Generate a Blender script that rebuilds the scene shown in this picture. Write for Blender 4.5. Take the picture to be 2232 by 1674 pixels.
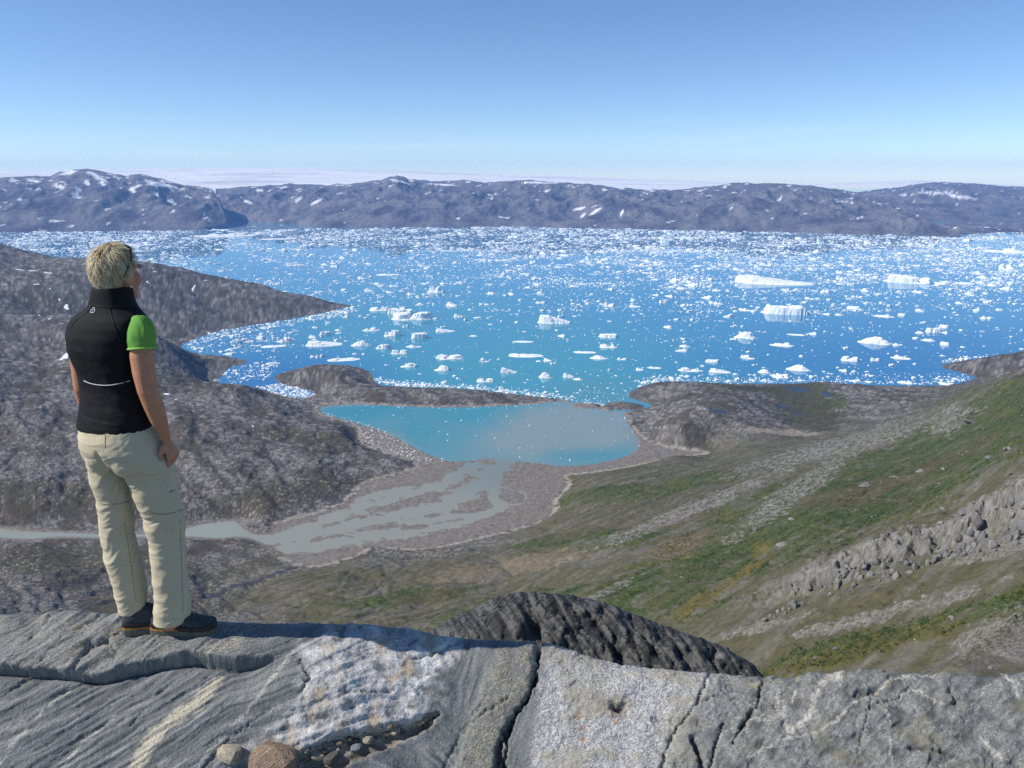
import bpy, bmesh, math, random
import numpy as np
from mathutils import Vector, Matrix
R = math.radians
for _o in list(bpy.data.objects): bpy.data.objects.remove(_o)
scene = bpy.context.scene
COL = scene.collection

# ------------------------------------------------------------------ camera
CAM_H = 400.0                      # metres above the fjord
PITCH = R(14.5)
FOC = 1752.0                       # focal length in pixels of a 2232 px wide frame
cam_d = bpy.data.cameras.new('camera'); cam = bpy.data.objects.new('camera', cam_d); COL.objects.link(cam)
cam_d.sensor_width = 36.0; cam_d.lens = 36.0*FOC/2232.0
cam_d.clip_start = 0.05; cam_d.clip_end = 200000.0
cam.location = (0, 0, CAM_H); cam.rotation_euler = (R(90)-PITCH, 0, 0)
scene.camera = cam

# ------------------------------------------------------------------ sky, sun, exposure
SUN_ELEV = R(41.0)
SHADOW_DIR = Vector((1.0, 0.16, 0)).normalized()     # where shadows fall
sun_vec = Vector((-SHADOW_DIR.x*math.cos(SUN_ELEV), -SHADOW_DIR.y*math.cos(SUN_ELEV), math.sin(SUN_ELEV)))
world = bpy.data.worlds.new('World'); scene.world = world; world.use_nodes = True
wn = world.node_tree; wn.nodes.clear()
w_out = wn.nodes.new('ShaderNodeOutputWorld'); w_bg = wn.nodes.new('ShaderNodeBackground')
w_sky = wn.nodes.new('ShaderNodeTexSky'); w_sky.sky_type = 'NISHITA'; w_sky.sun_disc = False
w_sky.sun_elevation = SUN_ELEV; w_sky.sun_rotation = math.atan2(sun_vec.x, sun_vec.y)
w_sky.altitude = 3000; w_sky.air_density = 0.9; w_sky.dust_density = 0.0; w_sky.ozone_density = 3.6
w_bg.inputs['Strength'].default_value = 0.103
wn.links.new(w_bg.outputs[0], w_out.inputs[0])
# thin cirrus streaks low over the ice sheet (broken up all round the horizon)
tc = wn.nodes.new('ShaderNodeTexCoord'); mp = wn.nodes.new('ShaderNodeMapping')
mp.inputs['Scale'].default_value = (1.3, 1.3, 26.0); mp.inputs['Rotation'].default_value = (0, R(0.9), 0)
nz = wn.nodes.new('ShaderNodeTexNoise'); nz.inputs['Scale'].default_value = 1.6; nz.inputs['Detail'].default_value = 4
cr = wn.nodes.new('ShaderNodeMapRange'); cr.inputs[1].default_value = 0.52; cr.inputs[2].default_value = 0.80; cr.inputs[4].default_value = 0.30
sx = wn.nodes.new('ShaderNodeSeparateXYZ')
el = wn.nodes.new('ShaderNodeMapRange'); el.inputs[1].default_value = 0.085; el.inputs[2].default_value = 0.03; el.inputs[3].default_value = 0.0; el.inputs[4].default_value = 1.0
ml = wn.nodes.new('ShaderNodeMath'); ml.operation = 'MULTIPLY'
mx = wn.nodes.new('ShaderNodeMix'); mx.data_type = 'RGBA'
wn.links.new(tc.outputs['Generated'], mp.inputs[0]); wn.links.new(mp.outputs[0], nz.inputs['Vector'])
wn.links.new(nz.outputs['Fac'], cr.inputs[0]); wn.links.new(tc.outputs['Generated'], sx.inputs[0])
wn.links.new(sx.outputs['Z'], el.inputs[0]); wn.links.new(cr.outputs[0], ml.inputs[0]); wn.links.new(el.outputs[0], ml.inputs[1])
wn.links.new(ml.outputs[0], mx.inputs['Factor']); hs = wn.nodes.new('ShaderNodeHueSaturation'); hs.inputs['Saturation'].default_value = 1.06
wn.links.new(w_sky.outputs[0], hs.inputs['Color']); wn.links.new(hs.outputs[0], mx.inputs[6])
mx.inputs[7].default_value = (7.2, 7.5, 7.6, 1)
wn.links.new(mx.outputs[2], w_bg.inputs['Color'])

sd_ = bpy.data.lights.new('sun', 'SUN'); sun = bpy.data.objects.new('sun', sd_); COL.objects.link(sun)
sd_.energy = 3.6; sd_.angle = R(0.53); sd_.color = (1.0, 0.955, 0.89)
sun.rotation_euler = sun_vec.to_track_quat('Z', 'Y').to_euler()
vs = scene.view_settings; vs.view_transform = 'Standard'; vs.look = 'None'; vs.exposure = 0.5; vs.gamma = 1.0; vs.use_curve_mapping = False
scene.cycles.use_denoising = False
scene.cycles.max_bounces = 6; scene.cycles.diffuse_bounces = 2; scene.cycles.glossy_bounces = 2
scene.cycles.transmission_bounces = 2; scene.cycles.volume_bounces = 1
scene.cycles.volume_step_rate = 1.0

# ------------------------------------------------------------------ geometry helpers
SP, CP = math.sin(PITCH), math.cos(PITCH)
def ray(px, py):
    """direction with unit depth through a photo pixel (2232 x 1674)"""
    a = (np.asarray(px, float)-1116.0)/FOC; b = -(np.asarray(py, float)-837.0)/FOC
    return np.stack([a, CP+b*SP, -SP+b*CP], -1)
def at_z(px, py, z):
    r = ray(px, py); t = (np.asarray(z, float)-CAM_H)/r[..., 2]
    return r*t[..., None] + np.array([0, 0, CAM_H])
def to_px(P):
    P = np.asarray(P, float); x = P[..., 0]; y = P[..., 1]; z = P[..., 2]-CAM_H
    d = y*CP - z*SP; u = y*SP + z*CP
    return 1116+FOC*x/d, 837-FOC*u/d, d

_rng = np.random.RandomState(7)
_perm = np.concatenate([_rng.permutation(256)]*3).astype(np.int32)
_gx = np.cos(_rng.rand(256)*2*np.pi).astype(np.float32); _ang = _rng.rand(256)*2*np.pi
_gx = np.cos(_ang).astype(np.float32); _gy = np.sin(_ang).astype(np.float32)
def pn(x, y):
    x = np.asarray(x, np.float32); y = np.asarray(y, np.float32)
    xi = np.floor(x).astype(np.int32); yi = np.floor(y).astype(np.int32)
    fx = x-xi; fy = y-yi; xi &= 255; yi &= 255
    u = fx*fx*fx*(fx*(fx*6-15)+10); v = fy*fy*fy*(fy*(fy*6-15)+10)
    A = _perm[xi]+yi; B = _perm[xi+1]+yi
    def g(h, ax, ay): h = _perm[h]; return _gx[h]*ax+_gy[h]*ay
    n00 = g(A, fx, fy); n10 = g(B, fx-1, fy); n01 = g(A+1, fx, fy-1); n11 = g(B+1, fx-1, fy-1)
    a = n00+u*(n10-n00); b = n01+u*(n11-n01)
    return (a+v*(b-a))*1.5
def fbm(x, y, o=4, lac=2.03, gain=0.5, s=0.0):
    t = 0; a = 1.0; n = 0
    for i in range(o):
        t = t + a*pn(x+17.3*i+s, y-9.1*i+s*1.7); n += a; a *= gain; x = x*lac; y = y*lac
    return t/n
def ridged(x, y, o=4, s=0.0, gain=0.5):
    t = 0; a = 1.0; n = 0
    for i in range(o):
        t = t + a*(1-2*np.abs(pn(x+31.7*i+s, y+5.3*i-s))); n += a; a *= gain; x = x*2.07; y = y*2.07
    return t/n
def sstep(a, b, x):
    t = np.clip((x-a)/(b-a), 0, 1); return t*t*(3-2*t)
def lerp(a, b, t): return a+(b-a)*t
def mixc(c, col, m):
    """blend colour arrays"""
    return c + (np.asarray(col, np.float32)-c)*np.asarray(m, np.float32)[..., None]

def seg_dist(X, Y, pts, closed=False):
    """distance to a polyline"""
    best = np.full(X.shape, 1e18)
    n = len(pts); last = n if closed else n-1
    for i in range(last):
        x0, y0 = pts[i][:2]; x1, y1 = pts[(i+1) % n][:2]
        dx, dy = x1-x0, y1-y0; L = dx*dx+dy*dy+1e-12
        t = np.clip(((X-x0)*dx+(Y-y0)*dy)/L, 0, 1)
        d = (X-x0-t*dx)**2+(Y-y0-t*dy)**2
        np.minimum(best, d, out=best)
    return np.sqrt(best)
def inside(X, Y, pts):
    r = np.zeros(X.shape, bool); n = len(pts)
    for i in range(n):
        x0, y0 = pts[i][:2]; x1, y1 = pts[(i+1) % n][:2]
        if y0 == y1: continue
        c = ((y0 > Y) != (y1 > Y)) & (X < (x1-x0)*(Y-y0)/(y1-y0)+x0)
        r ^= c
    return r
def signed(X, Y, pts):
    """positive inside"""
    d = seg_dist(X, Y, pts, True); return np.where(inside(X, Y, pts), d, -d)
def smooth_poly(pts, it=2, closed=True):
    p = np.array(pts, float)
    for _ in range(it):
        q = np.roll(p, -1, 0) if closed else p[1:]
        b = p if closed else p[:-1]
        n = np.stack([b*.75+q*.25, b*.25+q*.75], 1).reshape(-1, p.shape[1])
        if not closed: n = np.concatenate([p[:1], n, p[-1:]])
        p = n
    return p

def np_mesh(name, V, F, col=None, smooth=True, mats=None):
    """mesh from numpy arrays; F is (n,3) or (n,4)"""
    V = np.ascontiguousarray(V, np.float32).reshape(-1, 3); F = np.ascontiguousarray(F, np.int32)
    k = F.shape[1]; n = len(F)
    me = bpy.data.meshes.new(name)
    me.vertices.add(len(V)); me.vertices.foreach_set('co', V.ravel())
    me.loops.add(n*k); me.loops.foreach_set('vertex_index', F.ravel())
    me.polygons.add(n); me.polygons.foreach_set('loop_start', np.arange(n, dtype=np.int32)*k)
    me.polygons.foreach_set('loop_total', np.full(n, k, np.int32))
    me.polygons.foreach_set('use_smooth', np.full(n, smooth, bool))
    me.update(calc_edges=True)
    if col is not None:
        a = me.color_attributes.new('col', 'FLOAT_COLOR', 'POINT')
        c = np.ones((len(V), 4), np.float32); c[:, :3] = np.asarray(col, np.float32).reshape(-1, 3)
        a.data.foreach_set('color', c.ravel())
    return me
def grid_faces(n, m):
    i = np.arange(n*m).reshape(n, m)
    return np.stack([i[:-1, :-1], i[:-1, 1:], i[1:, 1:], i[1:, :-1]], -1).reshape(-1, 4)
def add_obj(name, me, mat=None, parent=None, loc=None):
    o = bpy.data.objects.new(name, me); COL.objects.link(o)
    if mat is not None and me is not None and len(me.materials) == 0: me.materials.append(mat)
    if parent is not None: o.parent = parent
    if loc is not None: o.location = loc
    return o
def tag(o, label=None, cat=None, group=None, kind=None):
    if label: o['label'] = label
    if cat: o['category'] = cat
    if group: o['group'] = group
    if kind: o['kind'] = kind
    return o

# ------------------------------------------------------------------ materials
def new_mat(name):
    m = bpy.data.materials.new(name); m.use_nodes = True
    nt = m.node_tree; b = nt.nodes['Principled BSDF']; return m, nt, b
def attr_mat(name, rough=0.9, spec=0.2, var=0.25, nscale=1.0, bump=0.5, bdist=0.1, bscale=1.0, detail=6.0, stretch=None):
    """colour from the mesh's own colour attribute, broken up by fine noise, with fine relief"""
    m, nt, b = new_mat(name)
    at = nt.nodes.new('ShaderNodeAttribute'); at.attribute_name = 'col'
    g = nt.nodes.new('ShaderNodeNewGeometry')
    src = g.outputs['Position']
    if stretch is not None:
        mp = nt.nodes.new('ShaderNodeMapping'); mp.inputs['Rotation'].default_value = stretch[0]; mp.inputs['Scale'].default_value = stretch[1]
        nt.links.new(src, mp.inputs[0]); src = mp.outputs[0]
    n1 = nt.nodes.new('ShaderNodeTexNoise'); n1.inputs['Scale'].default_value = nscale; n1.inputs['Detail'].default_value = detail; n1.inputs['Roughness'].default_value = 0.65
    nt.links.new(src, n1.inputs['Vector'])
    mr = nt.nodes.new('ShaderNodeMapRange'); mr.inputs[1].default_value = 0.25; mr.inputs[2].default_value = 0.75
    mr.inputs[3].default_value = 1-var; mr.inputs[4].default_value = 1+var
    nt.links.new(n1.outputs['Fac'], mr.inputs[0])
    mu = nt.nodes.new('ShaderNodeVectorMath'); mu.operation = 'SCALE'
    nt.links.new(at.outputs['Color'], mu.inputs[0]); nt.links.new(mr.outputs[0], mu.inputs['Scale'])
    nt.links.new(mu.outputs[0], b.inputs['Base Color'])
    b.inputs['Roughness'].default_value = rough; b.inputs['Specular IOR Level'].default_value = spec
    if bump > 0:
        n2 = nt.nodes.new('ShaderNodeTexNoise'); n2.inputs['Scale'].default_value = bscale; n2.inputs['Detail'].default_value = detail; n2.inputs['Roughness'].default_value = 0.6
        nt.links.new(src, n2.inputs['Vector'])
        bp = nt.nodes.new('ShaderNodeBump'); bp.inputs['Strength'].default_value = bump; bp.inputs['Distance'].default_value = bdist
        nt.links.new(n2.outputs['Fac'], bp.inputs['Height']); nt.links.new(bp.outputs[0], b.inputs['Normal'])
    return m
def plain_mat(name, col, rough=0.7, spec=0.3, var=0.12, nscale=60.0, bump=0.0, bdist=0.002, bscale=200.0, sub=0.0):
    m, nt, b = new_mat(name)
    g = nt.nodes.new('ShaderNodeTexCoord')
    n1 = nt.nodes.new('ShaderNodeTexNoise'); n1.inputs['Scale'].default_value = nscale; n1.inputs['Detail'].default_value = 4
    nt.links.new(g.outputs['Object'], n1.inputs['Vector'])
    mr = nt.nodes.new('ShaderNodeMapRange'); mr.inputs[1].default_value = 0.25; mr.inputs[2].default_value = 0.75
    mr.inputs[3].default_value = 1-var; mr.inputs[4].default_value = 1+var
    nt.links.new(n1.outputs['Fac'], mr.inputs[0])
    mu = nt.nodes.new('ShaderNodeVectorMath'); mu.operation = 'SCALE'; mu.inputs[0].default_value = col[:3]
    nt.links.new(mr.outputs[0], mu.inputs['Scale']); nt.links.new(mu.outputs[0], b.inputs['Base Color'])
    b.inputs['Roughness'].default_value = rough; b.inputs['Specular IOR Level'].default_value = spec
    if sub > 0:
        b.inputs['Subsurface Weight'].default_value = sub; b.inputs['Subsurface Radius'].default_value = (0.01, 0.004, 0.002); b.inputs['Subsurface Scale'].default_value = 1.0
    if bump > 0:
        n2 = nt.nodes.new('ShaderNodeTexNoise'); n2.inputs['Scale'].default_value = bscale; n2.inputs['Detail'].default_value = 3
        nt.links.new(g.outputs['Object'], n2.inputs['Vector'])
        bp = nt.nodes.new('ShaderNodeBump'); bp.inputs['Strength'].default_value = bump; bp.inputs['Distance'].default_value = bdist
        nt.links.new(n2.outputs['Fac'], bp.inputs['Height']); nt.links.new(bp.outputs[0], b.inputs['Normal'])
    return m

# ================================================================== NEAR LAND
# shoreline of the fjord, pixel outline laid on the water plane (z = 0), west to east, then closed far out
FJORD_PX = [(-1400,640),(-300,618),(0,613),(200,618),(330,622),(480,632),(600,645),(700,656),(775,666),(740,674),(690,684),(640,693),(585,703),(520,712),(470,722),(435,734),(405,746),(385,757),
    (430,772),(480,775),(545,787),(520,797),(497,800),(482,815),(468,832),(480,838),(520,840),(560,846),(600,860),(640,869),(680,868),(690,856),(672,849),(630,842),(603,830),(600,818),(640,806),(700,792),(760,796),(806,808),(812,832),(830,842),(880,843),(930,845),(1000,847),(1060,852),(1120,860),(1180,866),(1240,872),
    (1246,880),(1262,886),(1300,888),(1345,898),(1362,900),(1390,893),(1430,886),(1415,878),(1375,868),(1372,858),(1400,842),(1440,831),(1500,832),(1580,836),(1650,838),(1720,837),(1800,832),(1870,838),(1950,842),(2040,841),(2100,836),(2140,822),(2110,817),(2085,808),(2050,802),(2062,793),(2100,786),(2160,781),(2240,783),(2700,800),(3600,760)]
_a = at_z([p[0] for p in FJORD_PX], [p[1] for p in FJORD_PX], np.zeros(len(FJORD_PX)))[:, :2]
FJORD = np.concatenate([smooth_poly(_a, 2, False), [[30000, 30000], [-30000, 30000]]])
LAGOON_PX = [(696,883),(740,880),(787,881),(877,886),(1004,889),(1103,884),(1171,881),(1215,874),(1246,876),(1256,884),(1300,890),(1330,898),(1350,897),(1363,903),(1372,934),(1404,961),(1435,974),(1490,984),(1544,987),(1500,992),(1449,998),(1368,1016),(1300,1026),(1257,1031),(1216,1034),(1239,1057),(1200,1084),(1203,1111),(1189,1129),
    (1150,1143),(1103,1157),(1013,1176),(918,1198),(855,1189),(796,1191),(780,1206),(723,1225),(674,1234),(624,1216),(579,1190),(529,1171),(470,1178),(407,1172),(320,1174),(220,1176),(120,1173),(60,1179),(0,1176),(-120,1170),(-400,1160),(-400,1140),(-120,1140),(0,1146),(60,1155),(150,1157),(220,1161),(290,1163),(400,1151),(440,1139),(488,1134),(520,1130),(547,1160),(583,1164),(615,1139),(696,1121),(751,1103),(787,1067),(805,1049),(886,1035),(927,1013),(882,995),(832,981),(789,963),(797,927),(724,909),(697,899)]
_b = at_z([p[0] for p in LAGOON_PX], [p[1] for p in LAGOON_PX], np.zeros(len(LAGOON_PX)))[:, :2]
LAGOON = smooth_poly(_b, 2, True)
ISLETS = [(1262,884,14,3),(1285,886,20,4),(1360,884,34,7),(1325,889,14,3)]

CTRL = [ # pixel x, pixel y, height above the fjord
 (-250,545,190),(-20,531,165),(46,577,118),(0,572,140),(150,564,140),(240,566,135),(320,574,125),(400,588,108),(560,619,62),(700,650,20),(762,664,4),
 (0,600,130),(100,640,100),(300,640,85),(200,600,118),(420,640,62),(500,680,22),(620,668,22),(100,690,62),(250,715,30),(330,725,12),(-250,640,140),
 (-250,700,140),(0,690,118),(50,697,110),(150,690,104),(250,703,95),(340,737,76),(385,762,52),(412,790,26),(440,800,12),(500,787,6),
 (0,760,90),(100,800,70),(200,830,62),(300,830,48),(400,850,32),(0,840,74),(-250,850,95),(-250,1000,60),
 (0,900,62),(60,930,54),(100,985,38),(200,900,50),(300,900,45),(380,930,52),(440,845,22),(490,842,34),(530,846,36),(560,880,24),(600,890,26),(640,905,12),(700,930,15),(760,945,16),(450,900,34),
 (450,960,40),(350,985,30),(600,980,24),(520,1010,26),(700,990,16),(780,1000,9),(300,1040,28),(100,1050,26),(0,1000,36),(0,1060,28),(650,1050,13),(740,1050,6),(500,1070,16),(400,1090,13),(250,1090,16),(80,1110,14),(560,1120,8),(860,1010,8),
 (0,1210,8),(0,1260,30),(120,1230,18),(200,1270,26),(330,1220,8),(400,1240,9),(0,1330,58),(150,1340,52),(300,1340,40),(430,1310,18),(480,1270,7),(560,1320,20),(560,1250,6),(700,1280,20),(850,1230,12),(640,1250,7),
 (700,820,22),(660,815,17),(740,805,18),(790,822,10),(760,850,10),(850,860,11),(950,862,10),(1050,870,8),(1150,874,4),(720,868,3),
 (700,1360,48),(850,1340,52),(1000,1260,36),(950,1215,14),(1100,1200,26),(1250,1100,20),(1200,1200,46),(1200,1290,78),(1060,1360,78),(1400,1050,28),(1350,1030,12),(1480,1010,16),(1600,1050,62),(1600,990,22),(1400,1150,68),(1300,1190,66),(1300,1300,112),(1440,1240,116),
 (1500,1300,140),(1560,1220,128),(1600,1150,112),(1700,1080,108),(1800,1050,124),(1800,980,62),(1720,945,18),(1700,1000,52),(1900,960,92),(2000,900,62),(2000,1000,146),(2000,1100,178),(1800,1150,160),(1850,1220,186),(1700,1240,160),(1950,1190,205),(2060,1170,214),
 (1440,845,14),(1400,868,7),(1500,870,22),(1600,850,18),(1560,905,34),(1480,940,26),(1640,930,26),(1680,880,7),(1760,880,7),(1760,920,10),(1820,850,16),(1900,870,24),(1960,850,14),(2050,850,20),(2080,870,60),
 (2130,850,118),(2180,830,158),(2232,811,188),(2180,900,175),(2232,900,216),(2232,1000,238),(2160,1000,215),(2140,1080,226),(2232,1080,248),(2110,790,22),(2170,784,20),(2232,786,26),(2130,808,8),
 (1480,1382,146),(1600,1347,172),(1730,1306,192),(1900,1250,220),(2060,1225,238),(2232,1195,258),(2000,1330,232),(2232,1330,262),(2000,1420,240),(2232,1460,272),(1700,1400,196),(1700,1480,204),(1550,1450,172),(1300,1420,130),
 (2600,760,230),(2600,900,262),(2600,1200,290),(2600,1450,300),(3200,900,300),(3200,1300,320),
 (-250,1300,80),(-250,1150,12),(-600,900,120),(-600,1300,120),(-600,650,160),
 (0,1450,120),(700,1450,120),(1200,1500,175)]
def _uv(P): return P[:, 0]/P[:, 1]*1.6, np.log(P[:, 1])
_c = np.array(CTRL, float); _P = at_z(_c[:, 0], _c[:, 1], _c[:, 2])
_shore = np.concatenate([_a[::2][2:-3], _b[::3]]); _shore = np.c_[_shore, np.zeros(len(_shore))]
_all = np.concatenate([_P, _shore])
def tps_fit(U, V, Z, lam=0.0006):
    n = len(Z); d2 = (U[:, None]-U)**2+(V[:, None]-V)**2
    K = 0.5*d2*np.log(d2+1e-12)+lam*np.eye(n)
    Q = np.c_[np.ones(n), U, V]; A = np.zeros((n+3, n+3)); A[:n, :n] = K; A[:n, n:] = Q; A[n:, :n] = Q.T
    return np.linalg.solve(A, np.r_[Z, 0, 0, 0])
_U, _V = _uv(_all); _W = tps_fit(_U, _V, _all[:, 2])
_U32, _V32, _W32 = _U.astype(np.float32), _V.astype(np.float32), _W.astype(np.float32)
def tps_eval(X, Y):
    u = (X/Y*1.6).astype(np.float32).ravel(); v = np.log(Y).astype(np.float32).ravel()
    r = np.full(u.shape, _W32[-3], np.float32)+_W32[-2]*u+_W32[-1]*v
    for i in range(len(_U32)):
        d2 = (u-_U32[i])**2+(v-_V32[i])**2+np.float32(1e-9)
        r += (0.5*_W32[i])*d2*np.log(d2)
    return r.reshape(X.shape)

# cliff band on the right-hand slope: foot line
CLIFF_PX = [(1560,1378,160),(1663,1352,172),(1757,1318,188),(1832,1300,196),(1900,1276,204),(1953,1262,209),(2039,1236,218),(2120,1212,228),(2232,1180,240),(2400,1130,250)]
_k = np.array(CLIFF_PX, float); CLIFF = at_z(_k[:, 0], _k[:, 1], _k[:, 2])[:, :2]

CHANNELS = [ # braided channels of the delta: pixel polyline and half-width in metres
 ([(470,1160),(540,1176),(600,1180),(680,1165),(760,1150),(840,1132),(900,1118),(960,1108),(1010,1082),(1050,1050),(1085,1015),(1098,1003)], 17),
 ([(600,1175),(700,1140),(790,1108),(860,1082),(930,1068),(980,1052),(1000,1030),(1035,1012)], 12),
 ([(790,1105),(800,1085),(850,1075),(880,1070)], 14),
 ([(760,1165),(840,1168),(920,1158),(1000,1140),(1060,1122),(1096,1108),(1080,1090),(1070,1065),(1078,1040)], 9),
 ([(840,1130),(900,1140),(980,1128),(1040,1120)], 8),
 ([(620,1195),(690,1190),(770,1175),(850,1160)], 15),
 ([(930,1068),(985,1070),(1010,1060)], 5),
 ([(1045,1040),(1090,1062),(1150,1075),(1140,1100),(1100,1100)], 2.0)]
CHW = [(smooth_poly(at_z([p[0] for p in c], [p[1] for p in c], np.zeros(len(c)))[:, :2], 2, False), w) for c, w in CHANNELS]
LAGOON_S = smooth_poly(at_z([800,860,927,985,1040,1090,1130,1180,1225,1290,1370,1430], [985,995,1012,1012,1004,1003,1010,1014,1024,1018,1004,985], np.zeros(12))[:, :2], 2, False)
# open lagoon: west shore ... southern limit where the mud begins
OPEN_PX = [(690,880),(1000,880),(1240,868),(1370,895),(1376,935),(1404,968),(1380,995),(1300,1013),(1230,1020),(1180,1012),(1130,1008),(1090,1001),(1040,1003),(985,1010),(950,1000),(915,985),(870,960),(830,940),(790,928),(690,905)]
OPEN = smooth_poly(at_z([p[0] for p in OPEN_PX], [p[1] for p in OPEN_PX], np.zeros(len(OPEN_PX)))[:, :2], 2, True)

# ---- grid: fan of azimuths, distances growing geometrically
tanA = np.concatenate([-np.geomspace(0.765, 1.25, 21)[:0:-1], np.linspace(-0.765, 0.765, 770), np.geomspace(0.765, 1.25, 21)[1:]]); NA = len(tanA)
rows = np.concatenate([np.geomspace(3.6, 170, 36)[:-1], np.geomspace(170, 620, 590)[:-1], np.geomspace(620, 1500, 245)[:-1], np.geomspace(1500, 3500, 85)])
TY = np.repeat(rows[:, None], NA, 1); TX = tanA[None, :]*TY
tz = tps_eval(TX, TY)
sf = signed(TX, TY, FJORD); sl = signed(TX, TY, LAGOON)
px0, py0, _ = to_px(np.stack([TX, TY, tz], -1))
# masks in the plan of the land
def blob(cx, cy, rx, ry, ang=0.0, soft=0.5):
    c, s = math.cos(R(ang)), math.sin(R(ang))
    a = ((px0-cx)*c+(py0-cy)*s)/rx; b = (-(px0-cx)*s+(py0-cy)*c)/ry
    return 1-sstep(1-soft, 1+soft, np.sqrt(a*a+b*b))
wet = np.maximum(sf, sl)                            # > 0 in water bodies
wob = fbm(TX/60, TY/60, 3)*7
land = sstep(0, 1, (-wet+wob*0.5)/np.clip(TY*0.035, 10, 70))
# relief: hummocky ice-scoured rock, strongest on the left
rightness = sstep(900, 1500, px0)*sstep(830, 1000, py0)
amp = lerp(1.0, 0.45, rightness)
wx = TX+22*fbm(TX/120, TY/120, 2, s=3); wy = TY+22*fbm(TX/120, TY/120, 2, s=8)
h1 = ridged((wx*0.9+0.4*wy)/130, (wy-0.35*wx)/230, 4, s=2.2)
h2 = ridged((wx*0.8+wy*0.5)/36, (wy*0.9-wx*0.3)/66, 4, s=9.1)
h3 = fbm(wx/13, wy/15, 4, s=4.4)
h4 = ridged(wx/7+wy/25, wy/13, 3, s=14)
frac_ = (1-np.abs(pn((wx*0.7+wy*0.7)/48, (wy*0.7-wx*0.7)/130+4.2)))**9 + 0.7*(1-np.abs(pn((wx*0.8-wy*0.6)/70+3, (wy*0.8+wx*0.6)/46)))**11
tz = np.maximum(tz, 0.3)
rough_k = np.clip(tz/12, 0.10, 1)
z = tz + land*amp*(6.0*h1 + 2.2*h2 + 0.9*h3 + 0.5*h4 - 2.2*frac_)*rough_k
# ledges: the rock breaks down in small steps
stp = 6.5; zt = z/stp+0.9*fbm(wx/55, wy/55, 3, s=25); fl = np.floor(zt); fz = zt-fl
z = z+land*amp*rough_k*0.32*stp*(sstep(0.25, 0.75, fz)-fz)
# slope fabric on the right: ribs running down the hillside to the delta
ribs = ridged((TX*0.55-TY*0.83)/24+fbm(TX/90, TY/90, 2)*0.8, (TX*0.83+TY*0.55)/150, 4, s=21)
fine = ridged((TX*0.55-TY*0.83)/6, (TX*0.83+TY*0.55)/30, 3, s=5)
rs = sstep(1050, 1400, px0)*sstep(960, 1040, py0)
z += land*rs*(2.4*ribs+1.0*fine+0.9*fbm(TX/5, TY/5, 3, s=29))
# cliff band
rc = np.hypot(TX, TY)
crc = np.interp(TX/TY, CLIFF[:, 0]/CLIFF[:, 1], np.hypot(CLIFF[:, 0], CLIFF[:, 1]))
blk = np.round(2.2*fbm(TX/15, TY/15, 2, s=34))/2.2
sc_ = (rc-crc)+9*fbm(TX/17, TY/17, 3, s=33)+7*blk
clip_u = np.interp(TX/TY, [CLIFF[0, 0]/CLIFF[0, 1], CLIFF[2, 0]/CLIFF[2, 1], CLIFF[-1, 0]/CLIFF[-1, 1]], [0, 1, 1])
cl_h = clip_u*(11+8*fbm(TX/30, TY/30, 3, s=41)+4*blk)
step1 = sstep(-2, 3, sc_)*0.38+sstep(4, 8, sc_+5*pn(TX/7, TY/7))*0.32+sstep(8, 16, sc_+6*pn(TX/5+3, TY/5))*0.30
cliffz = cl_h*step1*np.exp(-np.clip(sc_, 0, None)/95)
gully = -6*clip_u*np.exp(-((rc-crc+14)/13)**2)
z += cliffz+gully
cliff_m = clip_u*sstep(-4, 1, sc_)*sstep(34, 14, sc_)
z += cliff_m*(2.2*ridged((TX+TY)/6, (TX-TY)/11, 3, s=50)+1.5*fbm(TX/3, TY/3, 3, s=51))
# beaches
z = lerp(0.35+np.clip(-wet, 0, None)*0.05, z, land)
# water beds and mud flats
chd = np.full(TX.shape, 1e9)
for pts, w in CHW:
    chd = np.minimum(chd, seg_dist(TX, TY, pts)/w)
chn = chd + 1.5*fbm(TX/34, TY/22, 4, s=60) + 0.8*fbm(TX/10, TY/7, 3, s=61)
s_open = signed(TX, TY, OPEN)
strm = sstep(600, 520, px0)*sstep(-5, 5, sl)
mud = 0.22*np.clip(chn-1.05, -2.2, 1.6)+0.02
mud = np.where(strm > 0.5, np.minimum(mud, 0.25-0.06*sl), mud)
mud = np.minimum(mud, 0.5-0.04*s_open-0.0) 
mud = np.where(s_open > 4, -2.0, mud)
lagz = np.where(sl > 0, np.maximum(mud, -2.2), 0)
z = np.where(sl > 0, np.where(sl < 6, lerp(np.minimum(z, 0.6), lagz, sstep(0, 6, sl)), lagz), z)
isl = np.zeros(TX.shape)
for (cx, cy, rx, ry) in ISLETS:
    isl = np.maximum(isl, blob(cx, cy, rx, ry, 0, 0.6))
fj = -np.clip(sf*0.15, 0, 30)
z = np.where((sf > 0), np.minimum(np.where(sf < 8, lerp(z, fj, sstep(0, 8, sf)), fj), 0.8), z)
z = np.maximum(z, isl*(4.0+2*h2)-0.5*(isl < 0.05)*0) if False else np.where(isl > 0.12, np.maximum(z, (isl-0.12)*(5.5+2.5*h3)), z)
# the steep mountainside below the lookout
rad = np.hypot(TX, TY); cone = CAM_H-3.0-0.80*rad
z = np.minimum(z, CAM_H-0.70*TY+900*sstep(165, 420, TY)**2+np.where(TY > 420, 5000, 0))
z = np.maximum(z, cone+0.25*fbm(TX/6, TY/6, 3)*np.clip(TY-8, 0, 20))
z = np.where(TY < 6, np.minimum(z, CAM_H-5.5), z)

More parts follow.
